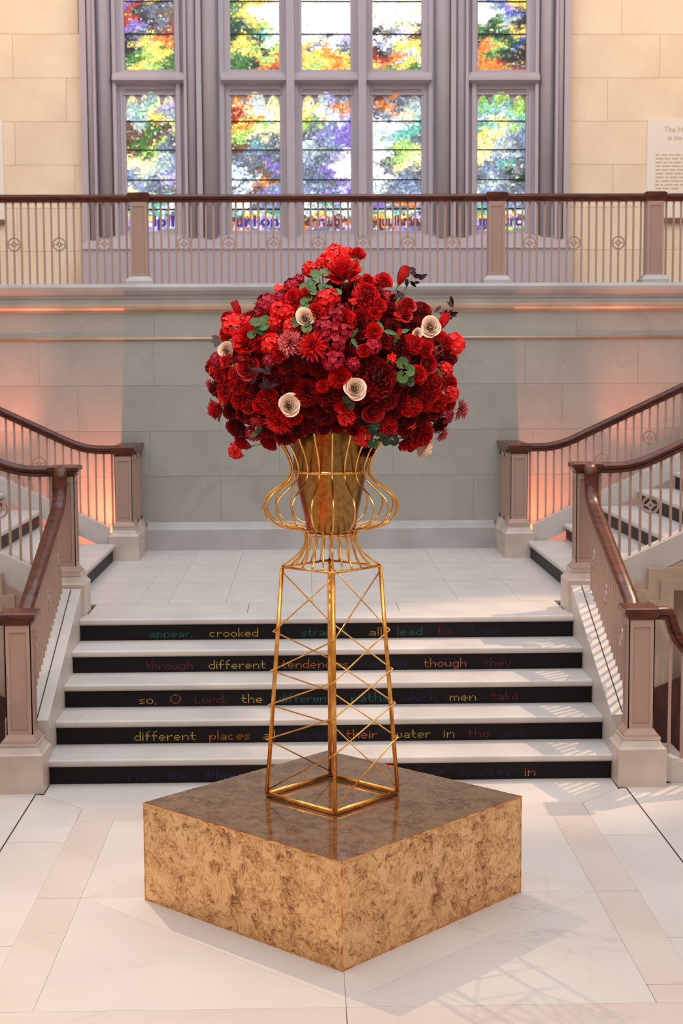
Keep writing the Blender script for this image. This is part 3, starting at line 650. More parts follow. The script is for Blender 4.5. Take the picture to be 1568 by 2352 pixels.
def glass_pane(name, x0, x1, z0, z1, code, seed, nx=20, streak=(.8, 1)):
    """small leaded pieces: a jittered grid whose colours follow a coarse colour plan"""
    rows = code.split('|'); r = random.Random(seed); nz = int((z1 - z0) / (x1 - x0) * nx * .9)
    gx = [[(x0 + (x1 - x0) * (i + (r.uniform(-.42, .42) if 0 < i < nx else 0)) / nx, z0 + (z1 - z0) * (j + (r.uniform(-.42, .42) if 0 < j < nz else 0)) / nz) for i in range(nx + 1)] for j in range(nz + 1)]
    b = B(); cols = []
    b.add([(p[0], 0, p[1]) for row in gx for p in row], [])
    H = len(rows)
    def C_(a, c): return lin(PAL[rows[max(0, min(H - 1, a))][max(0, min(3, c))]])
    # smooth random warp, so that edges between colours wander
    ph = [r.uniform(0, 6.28) for _ in range(8)]
    prev = None
    for j in range(nz):
        for i in range(nx):
            b.f.append((j * (nx + 1) + i, j * (nx + 1) + i + 1, (j + 1) * (nx + 1) + i + 1, (j + 1) * (nx + 1) + i))
            u = (i + .5) / nx * 4 - .5; v = (1 - (j + .5) / nz) * H - .5
            u2 = u + .5 * math.sin(v * 2.1 + ph[0]) + .3 * math.sin(v * 5.3 + u * 2 + ph[1]) + r.gauss(0, .22)
            v2 = v + .45 * math.sin(u * 1.7 + ph[2]) + .25 * math.sin(u * 4.1 + v + ph[3]) + r.gauss(0, .22)
            iu, iv = math.floor(u2), math.floor(v2); fu, fv = u2 - iu, v2 - iv
            fu = 0 if fu < .3 else (1 if fu > .7 else (fu - .3) / .4); fv = 0 if fv < .3 else (1 if fv > .7 else (fv - .3) / .4)
            c = [0, 0, 0]
            for da, wa in ((0, 1 - fv), (1, fv)):
                for dc, wc in ((0, 1 - fu), (1, fu)):
                    q = C_(iv + da, iu + dc)
                    for n_ in range(3): c[n_] += q[n_] * wa * wc
            if r.random() < .10:
                q = lin(PAL[r.choice('wYySk')]); c = [.5 * a_ + .5 * q_ for a_, q_ in zip(c, q)]
            k = math.exp(r.gauss(0, .33))
            if prev and i and r.random() < .45: c = [.35 * a_ + .65 * q_ for a_, q_ in zip(c, prev)]
            prev = c
            cols += [(*[min(a_ * k, 1.1) for a_ in c], 1)] * 4
    me = b.mesh(name, glassm)
    at = me.color_attributes.new('Col', 'FLOAT_COLOR', 'CORNER')
    for d_, c in zip(at.data, cols): d_.color = c
    return link(name, me, win, (0, YG + .09, 0))
def cusp_head(x0, x1):
    """stone head with small, wide and small lobes"""
    w = x1 - x0; ztop = 5.618; base = 5.36
    top = [(x0 - .002, base)]
    for cx, r, zc in ((.13, .118, 5.462), (.5, .205, 5.462), (.87, .118, 5.462)):
        n = 9
        for k in range(n + 1):
            a = PI - PI * k / n
            zz = zc + (math.sin(a) ** (.7 if r > .2 else 1)) * (.142 if r > .2 else .098)
            top.append((x0 + w * (cx + r * math.cos(a)), zz))
    top[1] = (x0 + w * .012, 5.462)
    top.append((x1 + .002, base))
    b = B(); m = len(top)
    vs = [(p[0], YG + .02, p[1]) for p in top] + [(p[0], YG + .02, 5.625) for p in top] + [(p[0], YG + .2, p[1]) for p in top]
    fs = [(i, i + 1, m + i + 1, m + i) for i in range(m - 1)] + [(2 * m + i, 2 * m + i + 1, i + 1, i) for i in range(m - 1)]
    b.add(vs, fs)
    tp('cusped_head', b)
    tp('label_mould', BX(x0 - .02, x1 + .02, YG - .012, YG, 5.555, 5.575).box(x0 - .05, x0 - .03, YG - .02, YG, 3.95, 5.58).box(x1 + .03, x1 + .05, YG - .02, YG, 3.95, 5.58))
GLY = ['.##.|#..#|#..#|.##.|...#|.##.', '#.#.|#.#.|#.#.|###.', '.#..|##..|.#..|.#..|.##.', '####|#.##|#.##|#.##', '#...|#...|##.#|#.##', '##.#|#.##|#..#|#..#']
for i, (a, b_) in enumerate(PX):
    glass_pane('glass_light', a - .01, b_ + .01, 6.80, ZT - .1, '|'.join(['WWwW' if 0 < i < 4 else 'WyoG', 'wWWW' if 0 < i < 4 else 'ygWG'] * 3), 40 + i, 14)
    glass_pane('glass_light', a - .01, b_ + .01, 5.83, 6.80, UP[i], 10 + i, 34)
    glass_pane('glass_light', a - .01, b_ + .01, 4.265, 5.62, LO[i], 20 + i, 32)
    glass_pane('glass_border', a - .01, b_ + .01, 4.0, 4.265, ['twtw|yysn|ppPb|PpPP|sPss', 'twwt|nyys|opPP|PpPp|osPs', 'wtww|nyon|noPo|oPnP|pssp', 'twtw|yyns|oPoP|noPn|sPps', 'twww|ynyn|PpoP|pPPG|sPGs'][i], 30 + i, 26)
    for z in (4.602, 4.943, 5.269, 6.253, 6.62, 7.0, 7.4, 7.8, 8.2): tp('saddle_bar', BX(a, b_, YG + .07, YG + .085, z - .007, z + .007), M['lead'])
    tp('saddle_bar', BX(a, b_, YG + .07, YG + .085, 4.255, 4.275), M['lead'])
    cusp_head(a, b_)
# blackletter inscription, one fragment in each light
def text(body, size, loc, m, parent, name='inscription', align='LEFT', ext=.0, rot=(PI / 2, 0, 0), bold=0):
    c = bpy.data.curves.new(name, 'FONT'); c.body = body; c.size = size; c.align_x = align; c.extrude = .001; c.offset = bold
    c.materials.append(m)
    o = bpy.data.objects.new(name, c); COL.objects.link(o); o.location = loc; o.rotation_euler = rot
    dg = bpy.context.evaluated_depsgraph_get(); me = bpy.data.meshes.new_from_object(o.evaluated_get(dg))
    bpy.data.objects.remove(o); o = link(name, me, parent, loc, kind='stuff'); o.rotation_euler = rot
    return o
gp = led('glass_purple', (62, 36, 120), .7); gr = led('glass_russet', (92, 30, 46), .7)
for (a, b_), w, m in zip(PX, ['into my life', 'unlion', 'derauble', 'quulhmn', 'un hurt.'], [gp, gp, gr, gr, gp]):
    w = w if len(w) < 9 else 'ay lpll'
    o = text(w, .17, (a + .03, YG + .08, 4.075), m, win, bold=.006); o.scale = ((b_ - a - .06) / max(o.dimensions.x, .01), 1.0, 1)

# wall text panels
for sx, (x0, x1) in ((1, (3.84, 5.0)), (-1, (-4.8, -3.585))):
    t = thing('wall_text_panel', 'pale wall text panel on the %s gallery wall above a brown ledge' % SIDE[sx], 'sign', (x0, YG - .03, 4.12))
    part('board', BX(0, x1 - x0, -.02, 0, .02, 1.15), M['sign'], t)
    part('ledge', BX(0, x1 - x0, -.05, 0, -.03, .02), M['signbase'], t)
    if sx > 0:
        text('The Hart', .088, (.19, -.021, 1.005), M['signtext'], t, 'heading')
        text('at the A', .072, (.235, -.021, .915), M['signtext'], t, 'heading')
        b = B(); rr = random.Random(3)      # body copy too small to read: rows of word-length strokes
        for ln in range(10):
            x = .10; z = .735 - ln * .0425
            while x < (1.02 if ln < 9 else .3):
                wd = rr.uniform(.03, .10); b.box(x, x + wd, -.0212, -.02, z, z + .014); x += wd + .018
        part('body_text', b, M['signtext'], t, kind='stuff')

# ceiling with skylight opening, far side walls, wall behind the camera
cl = struct('ceiling', BX(-6.2, -5.2, -4.6, 18, 9.9, 10.1).box(5.2, 6.2, -4.6, 18, 9.9, 10.1).box(-5.2, 5.2, 13.9, 18, 9.9, 10.1).box(-5.2, 5.2, -4.6, -1.6, 9.9, 10.1), M['ceil'])
for sx in (-1, 1):
    struct('wall_far_' + SIDE[sx], BX(*sorted((sx * 5.5, sx * 5.8)), -4.6, 18, -2, 9.9), M['warmwall'])
struct('wall_behind', BX(-5.8, 5.8, -4.9, -4.6, -.5, 9.9), M['warmwall'])
struct('floor_lower', BX(-5.8, 5.8, 8.4, 10.3, -2.2, -2.1), M['browns'])

# ================================================================ PLINTH, STAND, VASE
BT = 0.01874
pl = thing('display_plinth', 'large square gilded plinth with mottled burl sides turned corner-on to the steps', 'plinth', (-.0235, 6.652, 0))
hs = .868 / math.sqrt(2); HB = .458
pl.rotation_euler.z = BT + PI / 4
for q in range(4):
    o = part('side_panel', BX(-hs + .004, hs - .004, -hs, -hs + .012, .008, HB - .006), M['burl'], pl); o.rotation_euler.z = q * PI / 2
    b = B().tube([(-hs, -hs, HB - .004), (hs, -hs, HB - .004)], .0042, 6)
    o = part('edge_strip', b, M['trimgold'], pl); o.rotation_euler.z = q * PI / 2
    o = part('corner_strip', BX(-hs - .001, -hs + .006, -hs - .001, -hs + .006, 0.0, HB - .004), M['trimgold'], pl); o.rotation_euler.z = q * PI / 2
    o = part('foot_strip', BX(-hs + .006, hs - .006, -hs + .001, -hs + .006, 0.0, .008), M['trimgold'], pl); o.rotation_euler.z = q * PI / 2
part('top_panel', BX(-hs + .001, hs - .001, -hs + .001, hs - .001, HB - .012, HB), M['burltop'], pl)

CX, CY = -.027, 6.712
st = thing('wire_flower_stand', 'tall golden wire tower with crossed struts and an urn-shaped cage on top', 'stand', (CX, CY, HB))
Z = lambda z: z - HB
rb, rt, zt_, zf = .302, .2235, 1.527, .012
AZ = [180, 270, 0, 90]          # left, front, right, back corners
def leg_pt(i, z):
    f = (z - HB - zf) / (zt_ - HB - zf); r = rb + (rt - rb) * f; a = math.radians(AZ[i % 4] + 1.1)
    return Vector((r * math.cos(a), r * math.sin(a), Z(z)))
for i in range(4):
    part('leg', B().tube([leg_pt(i, HB + zf), leg_pt(i, zt_)], .0098, 12), M['leg'], st, True)
    part('base_bar', B().tube([leg_pt(i, HB + zf), leg_pt(i + 1, HB + zf)], .0105, 12), M['leg'], st, True)
    part('top_bar', B().tube([leg_pt(i, zt_), leg_pt(i + 1, zt_)], .006, 10), M['leg'], st, True)
# four wires spiral down: right > front > left > back > right, hooked round each leg
LV = [zt_ - .02, 1.230, 1.048, .889, .728, HB + zf + .02]
def out_pt(i, z, e): p = leg_pt(i, z); q = Vector((p.x, p.y, 0)).normalized() * e; return p + q
order = [2, 1, 0, 3]
for s0 in range(4):
    pts = [leg_pt(order[s0], LV[0])]
    for n in range(1, 5):
        li = order[(s0 + n) % 4]; e = .022 if li in (0, 2) else .016
        a = out_pt(li, LV[n], e)
        prev = Vector(pts[-1]); nxt = leg_pt(order[(s0 + n + 1) % 4], LV[n + 1])
        d1 = (prev - a).normalized(); d2 = (nxt - a).normalized()
        pts += [a + d1 * .02 - (a.xy.to_3d().normalized()) * .004, a + d1 * .006, a, a + d2 * .006, a + d2 * .02 - (a.xy.to_3d().normalized()) * .004]
    pts.append(leg_pt(order[(s0 + 5) % 4], LV[5]))
    part('cross_wire', B().tube(pts, .0034, 8), M['wire'], st, True)
# urn cage: twenty bent wires from the square frame up to the flared mouth
PROF = [(.262, 2.150), (.240, 2.105), (.212, 2.062), (.190, 2.016), (.179, 1.972), (.192, 1.934), (.228, 1.900), (.272, 1.868), (.300, 1.832), (.306, 1.795), (.292, 1.758), (.262, 1.730), (.222, 1.714), (.180, 1.708), (.148, 1.704), (.126, 1.690), (.116, 1.664), (.118, 1.636), (.130, 1.608)]
def catmull(P, m=3):
    out = []
    for i in range(len(P) - 1):
        p0, p1, p2, p3 = P[max(i - 1, 0)], P[i], P[i + 1], P[min(i + 2, len(P) - 1)]
        for k in range(m):
            t = k / m
            out.append(.5 * ((2 * p1) + (p2 - p0) * t + (2 * p0 - 5 * p1 + 4 * p2 - p3) * t * t + (3 * p1 - p0 - 3 * p2 + p3) * t ** 3))
    return out + [P[-1]]
for k in range(20):
    a = math.radians(k * 18 + 1.1 + 180)
    side = k // 5; f = (k % 5) / 5
    foot = leg_pt(side, zt_).lerp(leg_pt(side + 1, zt_), f); foot.z = Z(zt_ + .004)
    sd_ = Vector((math.cos(a), math.sin(a), 0))
    P = [sd_ * r + Vector((0, 0, Z(z))) for r, z in PROF]
    e = P[-1]; P.append(e.lerp(foot, .45) + sd_ * (-.008)); P.append(foot)
    part('cage_wire', B().tube(catmull(P), .0046, 7), M['wire'], st, True)
def ring(r, z, w, name, m=M['wire']):
    b = B(); n = 48; b.tube([(r * math.cos(2 * PI * k / n), r * math.sin(2 * PI * k / n), Z(z)) for k in range(n + 1)], w, 8)
    part(name, b, m, st, True)
ring(.116, 1.672, .004, 'waist_ring')
ring(.176, 2.153, .005, 'mouth_ring')

va = thing('brass_vase', 'tapering patinated brass vase standing inside the golden wire urn', 'vase', (CX, CY, 1.682))
b = B().lathe([(.0, 0), (.105, 0), (.109, .004), (.164, .281), (.160, .285), (.168, .289), (.1725, .466), (.169, .470), (.164, .466), (.158, .29), (.10, .02), (.0, .018)], 64)
part('body', b, M['brass'], va, True).data.set_sharp_from_angle(angle=.6)
n = 48
part('rim', B().tube([(.1725 * math.cos(2 * PI * k / n), .1725 * math.sin(2 * PI * k / n), .470) for k in range(n + 1)], .0045, 8), M['wire'], va, True)
part('collar', B().lathe([(.164, .274), (.170, .277), (.1705, .287), (.164, .290)], 64), M['wire'], va, True)

# ================================================================ FLOWERS
FC = Vector((-.003, 6.71, 2.452))
def rotz(p, a): c, s = math.cos(a), math.sin(a); return Vector((p[0] * c - p[1] * s, p[0] * s + p[1] * c, p[2]))
def placed(b, M4, rows): b.grid([[M4 @ Vector(p) for p in r] for r in rows])
def petal_rows(L, Wd, nu=4, nv=4, cup=.0, curl=.0, ruf=0., r=None, base=.25, tip=1.0, phase=0):
    """petal along +Y from the origin, face normal +Z"""
    rows = []
    for i in range(nv + 1):
        t = i / nv; row = []
        w = Wd * (base + (1 - base) * math.sin(min(t * 1.25, 1) * PI / 2)) * (1 if t < .8 else (1 - (1 - tip) * (t - .8) / .2))
        for j in range(nu + 1):
            u = j / nu * 2 - 1
            y = L * t * (1 - .12 * u * u * t) if tip > .5 else L * t
            z = cup * (u * u) * w + curl * t * t * L + (ruf * math.sin(phase + j * 2.4 + i) * t * t if ruf else 0)
            row.append((u * w / 2, y, z))
        rows.append(row)
    return rows
def Mx(ax_rot, tilt, off=(0, 0, 0), roll=0, s=1):
    return Matrix.Translation(off) @ Matrix.Rotation(ax_rot, 4, 'Z') @ Matrix.Rotation(tilt, 4, 'X') @ Matrix.Rotation(roll, 4, 'Y') @ Matrix.Scale(s, 4)
# every flower head is modelled about unit diameter, facing +Z
def carnation(seed):
    r = random.Random(seed); b = B()
    for n, tilt, z, L in ((11, .05, -.10, .50), (11, .35, -.04, .47), (10, .70, .02, .43), (9, 1.0, .06, .38), (6, 1.3, .08, .34)):
        for k in range(n):
            a = 2 * PI * k / n + r.uniform(-.2, .2) + tilt * 3
            placed(b, Mx(a, tilt + r.uniform(-.12, .12), (0, 0, z), r.uniform(-.25, .25)), petal_rows(L * r.uniform(.9, 1.08), L * .78, 6, 3, .12, r.uniform(-.05, .2), .055, base=.2, phase=r.random() * 6))
    return b
def geranium(seed):
    r = random.Random(seed); b = B(); n = 30
    for k in range(n):
        f = (k + .5) / n; th = math.acos(1 - 1.25 * f); ph = k * 2.39996 + r.uniform(-.2, .2)
        c = Vector((math.sin(th) * math.cos(ph), math.sin(th) * math.sin(ph), math.cos(th))) * r.uniform(.36, .42)
        c.z -= .05
        q = c.normalized().to_track_quat('Z', 'Y').to_matrix().to_4x4()
        base = Matrix.Translation(c) @ q @ Matrix.Rotation(r.uniform(0, 6), 4, 'Z')
        for j in range(5):
            placed(b, base @ Mx(j * 2 * PI / 5, r.uniform(.1, .55)), petal_rows(.155, .14, 2, 2, .12, r.uniform(-.2, .1), base=.3))
    return b
def hydrangea(seed):
    r = random.Random(seed); b = B(); n = 17
    for k in range(n):
        f = (k + .5) / n; th = math.acos(1 - 1.05 * f); ph = k * 2.39996
        c = Vector((math.sin(th) * math.cos(ph), math.sin(th) * math.sin(ph), math.cos(th) * .8)) * .38
        q = c.normalized().to_track_quat('Z', 'Y').to_matrix().to_4x4()
        base = Matrix.Translation(c) @ q @ Matrix.Rotation(r.uniform(0, 6), 4, 'Z')
        for j in range(4):
            placed(b, base @ Mx(j * PI / 2, r.uniform(.05, .4)), petal_rows(.17, .20, 3, 2, .18, r.uniform(-.25, .1), base=.3))
    return b
def rose_petals(seed, n=20, open_=1.0):
    """list of petal meshes spiralling out from a closed heart"""
    r = random.Random(seed); out = []
    for i in range(n):
        f = i / (n - 1); a0 = i * 2.39996 + r.uniform(-.15, .15)
        rad = .035 + .30 * f ** .85 * (.6 + .4 * open_); h = .50 - .20 * f ** 1.5 * open_; span = 1.35 - .25 * f; fl = (.02 + .20 * f * f) * open_
        rows = []
        for t_ in range(6):
            t = t_ / 5; row = []
            for j in range(8):
                u = j / 7 * 2 - 1; tt = t * (1 - .16 * u * u - (.05 if abs(u) > .9 else 0))
                rr = rad * (.42 + .58 * math.sin(min(1, tt * 1.3) * PI / 2)) + fl * max(0, tt - .45) ** 1.5 * 2.0 - .012 * u
                zz = -.22 + h * 1.05 * tt - fl * max(0, tt - .75) * 1.6 + .01 * math.sin(j * 1.9 + i)
                a = a0 + u * span * (.55 + .45 * math.sin(tt * PI * .7))
                row.append((rr * math.cos(a), rr * math.sin(a), zz))
            rows.append(row)
        out.append(B().grid(rows))
    return out
def peony_petals(seed):
    r = random.Random(seed); out = []
    for n, tilt, L, w in ((6, .08, .52, .55), (6, .40, .46, .48), (6, .75, .38, .40), (6, 1.05, .30, .30), (5, 1.3, .24, .22)):
        for k in range(n):
            b = B(); a = 2 * PI * k / n + tilt * 2 + r.uniform(-.15, .15)
            placed(b, Mx(a, tilt + r.uniform(-.08, .08), (0, 0, -.10 + tilt * .04)), petal_rows(L, w, 7, 5, .35, .15, .012, base=.25, phase=r.random() * 6)); out.append(b)
    return out
def dahlia(seed, tips=False):
    r = random.Random(seed); b = B()
    for n, tilt, z, L in ((18, -.05, -.06, .50), (17, .18, -.03, .48), (15, .42, 0, .43), (13, .68, .02, .37), (10, .95, .03, .30), (7, 1.25, .04, .24)):
        for k in range(n):
            a = 2 * PI * k / n + tilt * 5 + r.uniform(-.08, .08)
            placed(b, Mx(a, tilt + r.uniform(-.1, .1), (0, 0, z)), petal_rows(L * r.uniform(.88, 1.05), .085, 2, 4, .45, r.uniform(-.12, .28), base=.5, tip=.25))
    return b
def bud_petals(seed):
    r = random.Random(seed); out = []
    for i in range(9):
        f = i / 8; a0 = i * 2.2; rad = .05 + .19 * f; rows = []
        for t_ in range(7):
            t = t_ / 6; row = []
            for j in range(7):
                u = j / 6 * 2 - 1; tt = t * (1 - .18 * u * u)
                rr = rad * math.sin(max(.12, min(1, tt * 1.25 + .12)) * PI / 2) * (1 - .38 * max(0, tt - .55)) + (.10 * f * max(0, tt - .82))
                row.append((rr * math.cos(a0 + u * 1.3), rr * math.sin(a0 + u * 1.3), -.42 + .92 * tt * (1 - .08 * f)))
            rows.append(row)
        out.append(B().grid(rows))
    return out
def floret(seed):
    r = random.Random(seed); b = B()
    for c in ((-.2, .1, 0), (.2, .12, .05), (0, -.22, .02), (.05, .02, .12)):
        for j in range(5):
            placed(b, Matrix.Translation(c) @ Mx(j * 2 * PI / 5 + r.random(), r.uniform(.1, .7)), petal_rows(.27, .2, 2, 2, .15, -.1, base=.25))
    return b
def leaf_round():
    b = B(); rows = []
    n = 18
    for i in range(5):
        rr = i / 4; row = []
        for j in range(n + 1):
            a = -PI / 2 + .22 + (2 * PI - .44) * j / n
            sc = 1 + (.06 * math.cos(j * PI) if i == 4 else 0)
            row.append((rr * .5 * sc * math.cos(a), .42 + rr * .5 * sc * math.sin(a) * .95, .10 * rr * rr + .022 * rr * math.cos(a * 7)))
        rows.append(row)
    return b.grid(rows)
def leaf_long(w=.34, L=1.0, curl=-.18):
    b = B(); rows = []
    for i in range(9):
        t = i / 8; ww = w * math.sin(PI * min(1, t ** .8 * 1.0)) ** .8 / 2 if 0 < t < 1 else .004
        rows.append([(u * ww, L * t, abs(u) * ww * .35 + curl * t * t + .012 * math.sin(i * 2.2) * abs(u)) for u in (-1, -.5, 0, .5, 1)])
    return b.grid(rows)
def orient(n, spin=0):
    return (n.normalized().to_track_quat('Z', 'Y').to_matrix().to_4x4()) @ Matrix.Rotation(spin, 4, 'Z')
NV = 3
PR = {}
def me_of(b, name, m): return b.mesh(name, m, True)
for v in range(NV):
    PR['K', v] = [me_of(carnation(v), 'petals', M['K'])]
    PR['D', v] = [me_of(carnation(50 + v), 'petals', M['D'])]
    PR['G', v] = [me_of(geranium(v), 'florets', M['G'])]
    PR['H', v] = [me_of(hydrangea(v), 'florets', M['H'])]
    PR['M', v] = [me_of(hydrangea(20 + v), 'florets', M['H'])]
    PR['R', v] = [me_of(b, 'petal', M['R']) for b in rose_petals(v, 18)]
    PR['C', v] = [me_of(b, 'petal', M['C']) for b in rose_petals(30 + v, 20, .9)]
    PR['P', v] = [me_of(b, 'petal', M['P']) for b in peony_petals(v)]
    PR['A', v] = [me_of(dahlia(v), 'petals', M['K'])]
    PR['T', v] = [me_of(dahlia(9 + v), 'petals', M['T'])]
    PR['B', v] = [me_of(b, 'petal', M['R']) for b in bud_petals(v)]
    PR['S', v] = [me_of(floret(v), 'florets', M['G'])]
sepal = B()
for k in range(5): placed(sepal, Mx(k * 2 * PI / 5, .15), petal_rows(.30, .09, 2, 3, .3, .5, base=.8, tip=.1))
sepal = sepal.mesh('sepals', M['stem'], True)
eye = B().lathe([(.0, .09), (.03, .085), (.05, .06), (.055, .02)], 12).mesh('flower_centre', M['centre'], True)
leafR = leaf_round().mesh('leaf', M['green'], True); leafD = leaf_round().mesh('leaf', M['green_dark'], True)
leafE = leaf_long().mesh('leaf', M['green'], True); leafU = leaf_long(.46, 1.0, -.1).mesh('leaf', M['burgundy'], True); podm = leaf_long(.6, 1.0, .1).mesh('bud', M['pod'], True)
KIND = {'K': ('carnation', 'bright red ruffled carnation', 'flower'), 'D': ('carnation', 'dark crimson ruffled carnation', 'flower'), 'G': ('geranium', 'scarlet geranium head', 'flower'),
 'H': ('hydrangea', 'magenta-crimson hydrangea head', 'flower'), 'M': ('hydrangea', 'small deep pink hydrangea cluster', 'flower'), 'R': ('rose', 'open deep red rose', 'rose'), 'C': ('rose', 'cream rose', 'rose'),
 'P': ('peony', 'broad smooth-petalled red peony', 'flower'), 'A': ('dahlia', 'spiky red dahlia', 'flower'), 'T': ('dahlia', 'spiky pink-tipped dahlia', 'flower'), 'B': ('rosebud', 'pointed red rosebud', 'rose'),
 'S': ('geranium_sprig', 'loose sprig of a few scarlet florets', 'flower'), 'L': ('geranium_leaf_sprig', 'round scalloped green leaves', 'leaves'), 'E': ('leaf_sprig', 'pointed green leaves', 'leaves'),
 'U': ('burgundy_sprig', 'dark burgundy leafy sprig', 'leaves'), 'O': ('bud_sprig', 'grey-brown oval buds', 'buds')}
def where(p):
    x, z = p.x - FC.x, p.z - FC.z
    h = 'far left' if x < -.40 else ('left' if x < -.22 else ('centre left' if x < -.07 else ('centre' if x < .08 else ('centre right' if x < .23 else ('right' if x < .41 else 'far right')))))
    v = 'crown' if z > .34 else ('upper part' if z > .17 else ('middle' if z > -.03 else ('lower part' if z > -.22 else 'bottom edge')))
    return v, h
